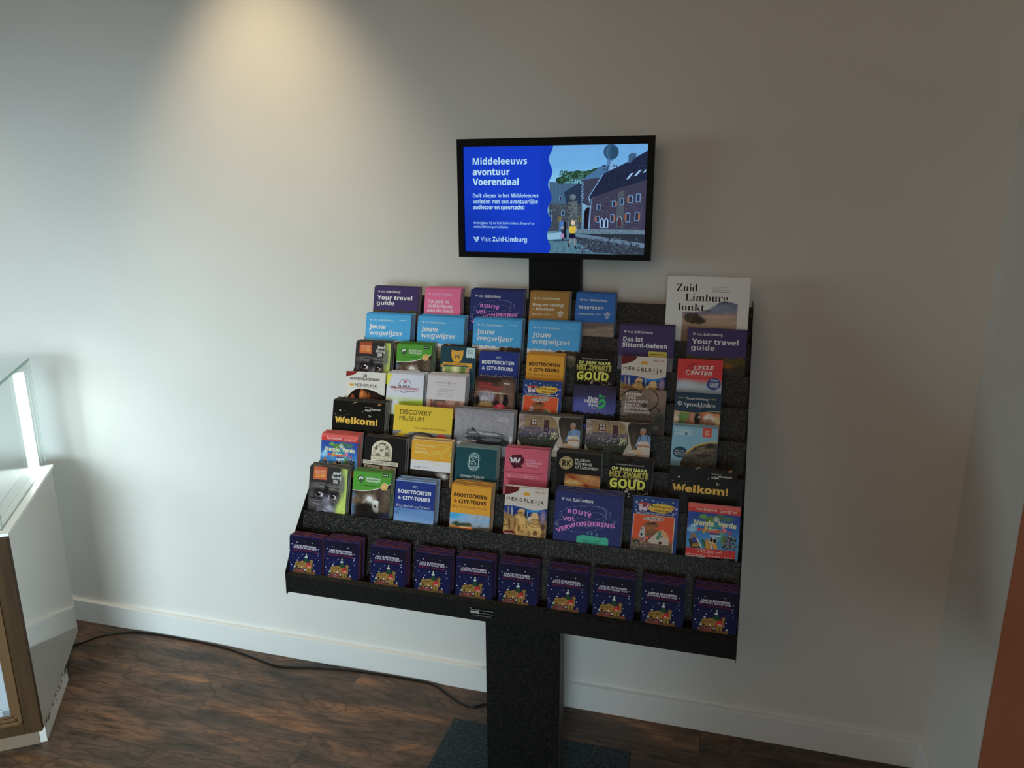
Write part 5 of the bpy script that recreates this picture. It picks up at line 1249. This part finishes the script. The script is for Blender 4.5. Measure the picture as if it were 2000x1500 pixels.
_designs = {}


def stack(row, fn, args, x0, x1, zt, deep, label, short, front, edge=PAPER, kind='brochure', cat='brochure', pitch=0.0085, t=0.0022, over=0.0, dark=None):
    """front copy (printed cover > pages behind it) and the copies standing behind it"""
    TH = math.atan(lean(row))
    W, H = x1 - x0, (zt - ZF[row]) / math.cos(TH) - over
    zb = ZF[row] + 0.0008
    yb = yface(row, zb)
    key = (fn.__name__, args, round(W, 2), round(H, 2))
    if kind == 'flyer': key = ('flyer',)
    if key not in _designs:
        me = fn(W, H, *args).mesh('front_cover')
        pb = leaves_mb(W - 0.0004, H - 0.0004, t, ink(front), edge, 3).mesh('pages', [M_PRINT])
        cb = leaves_mb(W, H, pitch * 0.62, ink(front), edge, 4 if pitch > 0.006 else 2); skin(cb, W, H, t, ink(front), 0.0004)
        if dark: cb.box(W * 0.06, 0.0, H, W * 0.40, pitch * 0.4, H + 0.0012, 0, ink(dark))
        _designs[key] = (me, pb, cb.mesh(kind + '_copy', [M_PRINT]))
    me, pb, cm = _designs[key]
    root = thing(kind, label, cat, (x0, yb, zb + EYE), (-TH, 0, 0))
    link('front_cover', me, root)
    p = link('pages', pb, root); p.location = (0, 0.0002, 0)
    n = max(0, int((deep - t - 0.001) / pitch))
    rd = random.Random(row * 100 + int(x0 * 1000))
    for i in range(n):
        o = link(kind, cm)
        dx = rd.uniform(-0.0012, 0.0012)
        o.location = (max(x0 + dx, XL + 0.0012), yb + (t + 0.0012 + i * pitch) / math.cos(TH), zb + EYE + 0.0012 + rd.uniform(0.0, 0.0022))
        o.rotation_euler = (-TH, 0, 0)
        tag(o, '%s copy in the stack of %s' % (ORD[min(i, 10)], short), cat, 'copies behind the ' + short)
    return root


ITEMS = [
    # row, artwork, args, x0, x1, top, depth of the stack, label of the front copy, what the stack is, colour of the back copies
    (1, d_guide, (), -1.0335, -0.8893, -0.302, .034, 'purple Your travel guide brochure, leftmost in the top row', 'purple travel guides in the top row', '#332a4c'),
    (1, d_pad, (), -0.8689, -0.7565, -0.302, .043, 'pink Op pad in Valkenburg walking brochure in the top row', 'pink walking brochures in the top row', '#a04f6e'),
    (1, d_route, (), -0.7265, -0.5659, -0.302, .043, 'indigo ROUTE VOL VERWONDERING brochure in the top row left of the post', 'indigo route brochures in the top row', '#282c58'),
    (1, d_berg, (), -0.5477, -0.4346, -0.302, .043, 'ochre Berg en Terblijt brochure in the top row in front of the post', 'ochre brochures in the top row', '#7a5728'),
    (1, d_meer, (), -0.4141, -0.3031, -0.302, .040, 'mid blue Meerssen brochure with a grape sign in the top row', 'blue Meerssen brochures in the top row', '#1d4a80'),
    (1, d_poster, (), -0.1646, 0.0516, -0.247, .0045, 'tall white Zuid Limburg lonkt magazine standing above the right end of the rack', 'white magazines', '#978d8b'),
    (2, d_way, (), -1.0300, -0.8871, -0.374, .039, 'sky blue Jouw wegwijzer brochure, leftmost of the four', 'the leftmost Jouw wegwijzer brochures', '#2f73a0'),
    (2, d_way, (), -0.8655, -0.7211, -0.374, .043, 'sky blue Jouw wegwijzer brochure, second from left, below the pink one', 'the second Jouw wegwijzer brochures from the left', '#2f73a0'),
    (2, d_way, (), -0.6957, -0.5540, -0.374, .043, 'sky blue Jouw wegwijzer brochure, third from left, below the indigo one', 'the third Jouw wegwijzer brochures from the left', '#2f73a0'),
    (2, d_way, (), -0.5340, -0.3878, -0.374, .040, 'sky blue Jouw wegwijzer brochure below the ochre one, rightmost of the four', 'the rightmost Jouw wegwijzer brochures', '#2f73a0'),
    (2, d_das, (), -0.2797, -0.1343, -0.374, .043, 'purple Das ist Sittard-Geleen brochure with a yellow tag', 'purple Das ist brochures', '#332a4c'),
    (2, d_guide, (), -0.0998, 0.0505, -0.374, .012, 'purple Your travel guide brochure under the white magazine', 'purple travel guides under the white magazine', '#332a4c'),
    (3, d_gorilla, (), -1.0295, -0.9203, -0.442, .035, 'zoo brochure with a young gorilla in the third row, only its eyes showing', 'gorilla zoo brochures in the third row', '#3c3a30'),
    (3, d_green, (), -0.9013, -0.7954, -0.443, .040, 'green castle ruin and cave brochure in the third row', 'green castle ruin brochures in the third row', '#38601f'),
    (3, d_crest, (), -0.7678, -0.6651, -0.443, .015, 'dark teal castle brochure with an orange shield bearing an H', 'dark teal castle brochures', '#1e3944'),
    (3, d_boat, (True,), -0.6534, -0.5433, -0.453, .032, 'navy BOOTTOCHTEN & CITY-TOURS brochure in the third row', 'navy boat trip brochures in the third row', '#26346e'),
    (3, d_boat, (False,), -0.5188, -0.4152, -0.452, .041, 'orange BOOTTOCHTEN & CITY-TOURS brochure in the third row', 'orange boat trip brochures in the third row', '#a06c16'),
    (3, d_gold, (), -0.3846, -0.2790, -0.444, .015, 'black OP ZOEK NAAR HET ZWARTE GOUD brochure in the third row', 'black and gold brochures in the third row', '#1a1714'),
    (3, d_cave, (), -0.2609, -0.1451, -0.441, .006, 'white MERGELRIJK cave brochure in the third row under the purple one', 'white cave brochures in the third row', '#8f867e'),
    (3, d_cycle, (), -0.1170, -0.0050, -0.440, .006, 'red CYCLE CENTER brochure with a blue price disc', 'red cycle brochures', '#9c2a2c'),
    (4, d_grotto, (), -1.0290, -0.9075, -0.512, .008, 'white 3D GROTSCHILDERINGEN brochure with a dark cave arch', 'white cave painting brochures', '#8f8a84'),
    (4, d_kart, (), -0.9028, -0.7931, -0.512, .041, 'white outdoor karting brochure with a red chequered banner', 'white karting brochures', '#96969e'),
    (4, d_village, (), -0.7821, -0.6713, -0.510, .043, 'plain white shopping village brochure with a centred grey paragraph', 'plain white shopping brochures', '#96908f'),
    (4, d_under, (), -0.6445, -0.5342, -0.508, .012, 'brown ONTDEK ONDERGRONDS MAASTRICHT brochure with red lettering', 'brown underground tour brochures', '#3c2a22'),
    (4, d_kids, (), -0.5122, -0.4064, -0.508, .020, 'blue and orange children\'s park brochure in the fourth row', 'blue and orange children\'s brochures in the fourth row', '#20366c'),
    (4, d_feet, (), -0.3743, -0.2630, -0.508, .009, 'violet barefoot park brochure with a green footprint', 'violet barefoot park brochures', '#2a2744'),
    (4, d_brew, (), -0.2503, -0.1369, -0.511, .005, 'brown family brewery brochure with ornate dark scrolls', 'brown brewery brochures', '#5a4b44'),
    (4, d_fairy, (), -0.1153, -0.0029, -0.510, .009, 'dark blue Sprookjesbos brochure under the red cycle brochure', 'dark blue fairy tale park brochures', '#1b3246'),
    (5, d_welkom, (), -1.0335, -0.8777, -0.579, .040, 'black Welkom! museum brochure at the left of the fifth row', 'black Welkom brochures in the fifth row', '#2a2824'),
    (5, d_yellow, (), -0.8506, -0.6834, -0.577, .009, 'bright yellow DISCOVERY MUSEUM brochure', 'bright yellow museum brochures', '#a88a1a'),
    (5, d_reed, (), -0.6762, -0.5150, -0.577, .030, 'grey museum brochure with a figure lying among reeds', 'grey reed brochures', '#6a686b'),
    (5, d_abbey, (), -0.5021, -0.3397, -0.577, .036, 'brochure with a lavender garden and a man in an apron, left of two', 'the left lavender garden brochures', '#4a4038'),
    (5, d_abbey, (), -0.3262, -0.1616, -0.577, .006, 'brochure with a lavender garden and a man in an apron, right of two', 'the right lavender garden brochures', '#4a4038'),
    (5, d_bath, (), -0.1132, -0.0054, -0.577, .030, 'pale blue THERMEN MUSEUM brochure with a red tag', 'pale blue museum brochures', '#5f7884'),
    (6, d_world, (), -1.0329, -0.9252, -0.652, .038, 'red and blue family park brochure at the left of the sixth row', 'family park brochures in the sixth row', '#a23c38'),
    (6, d_statue, (), -0.9056, -0.7871, -0.650, .030, 'black brochure with a cream arch framing a saint\'s face', 'black saints museum brochures', '#24211f'),
    (6, d_croc, (), -0.7711, -0.6614, -0.647, .035, 'orange and white natural history museum brochure', 'orange natural history brochures', '#b08a50'),
    (6, d_oval, (), -0.6488, -0.5400, -0.654, .043, 'teal GEMEENTEGROT VALKENBURG brochure with an oval emblem', 'teal cave brochures', '#5c706e'),
    (6, d_living, (), -0.5179, -0.4066, -0.648, .043, 'pink furniture boulevard brochure with a dark W sign', 'pink furniture brochures', '#a8485c'),
    (6, d_roman, (), -0.3853, -0.2746, -0.646, .043, 'black MUSEUM ROMEINSE KATAKOMBEN brochure with a gold roundel', 'black catacombs brochures', '#2a2520'),
    (6, d_gold, (), -0.2569, -0.1488, -0.648, .040, 'black OP ZOEK NAAR HET ZWARTE GOUD brochure in the sixth row', 'black and gold brochures in the sixth row', '#24201c'),
    (6, d_welkom, (), -0.1101, 0.0534, -0.648, .010, 'black Welkom! museum brochure at the right of the sixth row', 'black Welkom brochures in the sixth row', '#3a3632'),
    (7, d_gorilla, (), -1.0304, -0.9234, -0.718, .030, 'zoo brochure with a whole gorilla face at the left of the bottom pocket row', 'gorilla zoo brochures in the bottom row', '#8a7a3c'),
    (7, d_green, (), -0.9045, -0.7927, -0.718, .034, 'green castle ruin and cave brochure in the bottom pocket row', 'green castle ruin brochures in the bottom row', '#7fa08a'),
    (7, d_boat, (True,), -0.7854, -0.6777, -0.731, .043, 'navy BOOTTOCHTEN & CITY-TOURS brochure in the bottom pocket row', 'navy boat trip brochures in the bottom row', '#5d789a'),
    (7, d_boat, (False,), -0.6347, -0.5299, -0.730, .043, 'orange BOOTTOCHTEN & CITY-TOURS brochure in the bottom pocket row', 'orange boat trip brochures in the bottom row', '#b8915a'),
    (7, d_cave, (), -0.4958, -0.3894, -0.716, .020, 'white MERGELRIJK cave brochure with sand statues in the bottom pocket row', 'white cave brochures in the bottom row', '#9c8a80'),
    (7, d_route, (), -0.3705, -0.2109, -0.716, .043, 'indigo ROUTE VOL VERWONDERING brochure in the bottom pocket row', 'indigo route brochures in the bottom row', '#2c4a6c'),
    (7, d_kids, (), -0.1863, -0.0810, -0.711, .014, 'blue and orange children\'s park brochure in the bottom pocket row', 'blue and orange children\'s brochures in the bottom row', '#1c3470'),
    (7, d_world, (), -0.0597, 0.0553, -0.713, .016, 'red and blue family park brochure at the right of the bottom pocket row', 'family park brochures in the bottom row', '#b0504c'),
]
for (row, fn, args, x0, x1, zt, deep, label, short, front) in ITEMS:
    stack(row, fn, args, x0, x1, zt, deep, label, short, front, over=0.0)

# ten stacks of night-blue flyers in the tray
FX = [(-1.0340, .036), (-0.9348, .046), (-0.8086, .046), (-0.6915, .040), (-0.5857, .046), (-0.4796, .046), (-0.3614, .046), (-0.2550, .044), (-0.1451, .046), (-0.0310, .046)]
FL = ['leftmost', 'second from the left', 'third from the left', 'fourth from the left', 'fifth from the left', 'fifth from the right', 'fourth from the right', 'third from the right', 'second from the right', 'rightmost']
for (x0, deep), pos in zip(FX, FL):
    stack(8, d_magic, (), x0, x0 + 0.0915, -0.864, deep, 'dark blue winter castle flyer in the front tray, %s' % pos, 'tray flyers, %s' % pos, '#20204a',
          (0.75, 0.22, 0.12), 'flyer', 'flyer', 0.0056, 0.0018, 0.0, '#9a3540' if pos in ('fifth from the left', 'rightmost') else None)

# ------------------------------------------------------------------ sticker on the tray front
c = Cover(0.0605, 0.021, 215, 240, 1740, 470, '#060606', 700, 920, gain=1.5)
c.t('Deze display is eigendom van', 260, 1680, 385, 80, '#8d8f88', 'r'); c.R(238, 430, 775, 560, '#a9aca4'); c.t('BRO MEDIA', 260, 755, 540, 80, '#2a2c28', 'b', .02)
c.t('en wordt exclusief', 805, 1680, 625, 70, '#7d7f78', 'r'); c.t('voor onze klanten gebruikt', 290, 1570, 700, 80, '#7d7f78', 'r'); c.P([(215, 240), (270, 250), (265, 290), (215, 285)], '#c0c0bc')
o = link('sticker', c.mesh('sticker'), stand)
o.location = (-0.545 + 0.487, 1.5483 - 1.9, -0.9935 + EYE)

# ------------------------------------------------------------------ glass display case by the wall
AZC = math.radians(34.75)
case = thing('display_case', 'white glass-topped display case with a brown wood front at the left edge', 'display case', (-2.226, 1.914, 0), (0, 0, AZC))
CW = 0.95                                  # width towards the left, out of the frame


def cpart(name, b, m, bevel=0.0, parent=None): return b.build(name, m, parent or case, bevel)


b = MB(); b.box(-0.018, -0.342, 0.066, 0.0, 0.240, 0.735); cpart('side_panel', b, M_GLOSS, 0.0008)
b = MB(); b.box(-CW, -0.342, 0.066, -CW + 0.018, 0.240, 0.735); cpart('side_panel', b, M_GLOSS)
b = MB(); b.box(-CW + 0.018, 0.222, 0.066, -0.018, 0.240, 0.735); cpart('back_panel', b, M_WHITE)
b = MB(); b.box(-CW, -0.345, 0.735, 0.0, 0.275, 0.745)
cpart('platform', b, M_WHITE, 0.0008)
b = MB()
for x in (-0.052, -0.085): b.box(x, -0.33, 0.745, x + 0.0015, 0.25, 0.7458)
cpart('platform_groove', b, mat('platform_joint_grey', (0.45, 0.5, 0.5), 0.5))
b = MB(); b.box(-CW + 0.03, -0.325, 0.0, -0.002, 0.015, 0.066); pl = cpart('plinth', b, mat('plinth_white', (0.62, 0.60, 0.55), 0.35), 0.001)
b = MB(); b.box(-CW + 0.03, -0.328, 0.0, -0.0225, -0.325, 0.066); cpart('kick_board', b, mat('tan_kick_board', (0.20, 0.14, 0.09), 0.5))
b = MB(); rd = random.Random(12)
for _ in range(46):
    y = rd.choice((rd.uniform(-0.36, -0.26), rd.uniform(-0.22, -0.10), rd.uniform(-0.08, 0.02), rd.uniform(-0.03, 0.012))); z = 0.058 + rd.gauss(0.002, 0.006); q = rd.uniform(0.002, 0.0075)
    if -0.33 < y < 0.013: b.prism_x([(y - q, z), (y, z - q * .7), (y + q, z + .001), (y + q * .3, z + q * .8)], 0.0001, 0.0006)
cpart('chipped_edge', b, M_CHIP)
# front: wood frame round a white panel
b = MB()
for q in ((-CW, 0.066, -CW + 0.05, 0.735), (-0.048, 0.066, 0.0, 0.735), (-CW + 0.05, 0.685, -0.048, 0.735), (-CW + 0.05, 0.066, -0.048, 0.106)): b.box(q[0], -0.362, q[1], q[2], -0.342, q[3])
ff = cpart('front_frame', b, M_WOOD, 0.0015)
b = MB()
for k, (i0, i1, y) in enumerate(((0.048, 0.060, -0.366), (0.060, 0.072, -0.360), (0.072, 0.080, -0.356))):
    x0, x1, z0, z1 = -CW + i0, -i0, 0.066 + i0 - 0.008, 0.735 - i0
    for q in ((x0, z0, x0 + i1 - i0, z1), (x1 - i1 + i0, z0, x1, z1), (x0, z1 - i1 + i0, x1, z1), (x0, z0, x1, z0 + i1 - i0)): b.box(q[0], y, q[1], q[2], -0.342, q[3])
cpart('moulding', b, mat('light_wood_moulding', (0.125, 0.066, 0.027), 0.55, spec=0.2), 0.002, ff)
b = MB()
x0, x1, z0, z1 = -CW + 0.08, -0.08, 0.138, 0.655
for q in ((x0, z0, x0 + .022, z1), (x1 - .022, z0, x1, z1), (x0, z1 - .022, x1, z1), (x0, z0, x1, z0 + .022)): b.box(q[0], -0.354, q[1], q[2], -0.342, q[3])
b.box(x0 + .022, -0.345, z0 + .022, x1 - .022, -0.342, z1 - .022)
cpart('front_panel', b, mat('pale_grey_panel', (0.42, 0.46, 0.50), 0.35), 0.0015)
# glass box, 6 mm panes
GX0, GX1, GY0, GY1, GZ0, GZ1 = -CW + 0.022, -0.022, -0.318, 0.266, 0.745, 1.155
b = MB(); b.box(GX1 - 0.006, GY0, GZ0, GX1, GY1, GZ1 - 0.011); cpart('glass_side', b, M_GLASS)
b = MB(); b.box(GX0, GY0, GZ0, GX0 + 0.006, GY1, GZ1 - 0.011); cpart('glass_side', b, M_GLASS)
b = MB(); b.box(GX0 + 0.006, GY1 - 0.006, GZ0, GX1 - 0.006, GY1, GZ1 - 0.011); cpart('glass_back', b, M_GLASS)
b = MB(); b.box(GX0 + 0.006, GY0, GZ0, GX1 - 0.006, GY0 + 0.006, GZ1 - 0.011); cpart('glass_front', b, M_GLASS)
b = MB(); b.box(GX0 - 0.002, GY0 - 0.002, GZ1 - 0.0105, GX1 + 0.002, GY1 + 0.002, GZ1); gt = cpart('glass_top', b, M_GLASS)
b = MB()
e = 0.0006
b.box(GX1 + 0.002, GY0 - 0.002, GZ1 - 0.0105, GX1 + 0.002 + e, GY1 + 0.002, GZ1); b.box(GX0, GY0 - 0.002 - e, GZ1 - 0.0105, GX1 + 0.002, GY0 - 0.002, GZ1)
cpart('polished_edge', b, M_GEDGE, 0, gt)
b = MB(); b.box(GX1, GY0, GZ0, GX1 + e, GY0 + 0.006, GZ1 - 0.0115); b.box(GX1, GY1 - 0.0015, GZ0, GX1 + e, GY1, GZ1 - 0.0115)
cpart('polished_edge', b, M_GEDGE, 0, gt)
for sx, sy in ((GX1 - 0.038, GY1 - 0.032), (GX0 + 0.018, GY1 - 0.032), (GX0 + 0.018, GY0 + 0.012)):
    b = MB(); b.box(sx, sy, 0.745, sx + 0.020, sy + 0.016, 1.105)
    ls = cpart('light_strip', b, M_LED, 0.001)
    b = MB(); b.box(sx - 0.0005, sy + 0.0162, 0.745, sx + 0.0205, sy + 0.019, 1.106)
    cpart('strip_housing', b, M_WHITE, 0, ls)

# ------------------------------------------------------------------ mains cable on the floor
pts = [(-2.62, 1.98), (-2.50, 2.02), (-2.388, 2.105), (-2.334, 2.185), (-2.25, 2.235), (-2.16, 2.252), (-1.904, 2.253), (-1.781, 2.243), (-1.64, 2.215), (-1.547, 2.198), (-1.47, 2.210), (-1.396, 2.228), (-1.238, 2.249), (-1.036, 2.256), (-0.956, 2.253), (-0.905, 2.236), (-0.856, 2.206), (-0.797, 2.176), (-0.759, 2.172), (-0.724, 2.196), (-0.66, 2.215), (-0.60, 2.19), (-0.55, 2.15)]
sm = []
for i in range(1, len(pts) - 2):
    p0, p1, p2, p3 = (Vector((*q, 0)) for q in pts[i - 1:i + 3])
    for k in range(6):
        t = k / 6
        q = 0.5 * ((2 * p1) + (p2 - p0) * t + (2 * p0 - 5 * p1 + 4 * p2 - p3) * t * t + (3 * p1 - p0 - 3 * p2 + p3) * t ** 3)
        sm.append((q.x, min(q.y, 2.2575), 0.0042))
b = MB(); b.tube(sm, 0.0038, 8)
o = b.build('power_cable', M_CABLE)
for p in o.data.polygons: p.use_smooth = True
tag(o, 'thin black power cable lying along the skirting board towards the stand', 'cable')

# tidy: the scratch lettering object is not part of the place
bpy.data.scenes.remove(_ts); bpy.data.objects.remove(_to); bpy.data.curves.remove(_tc)
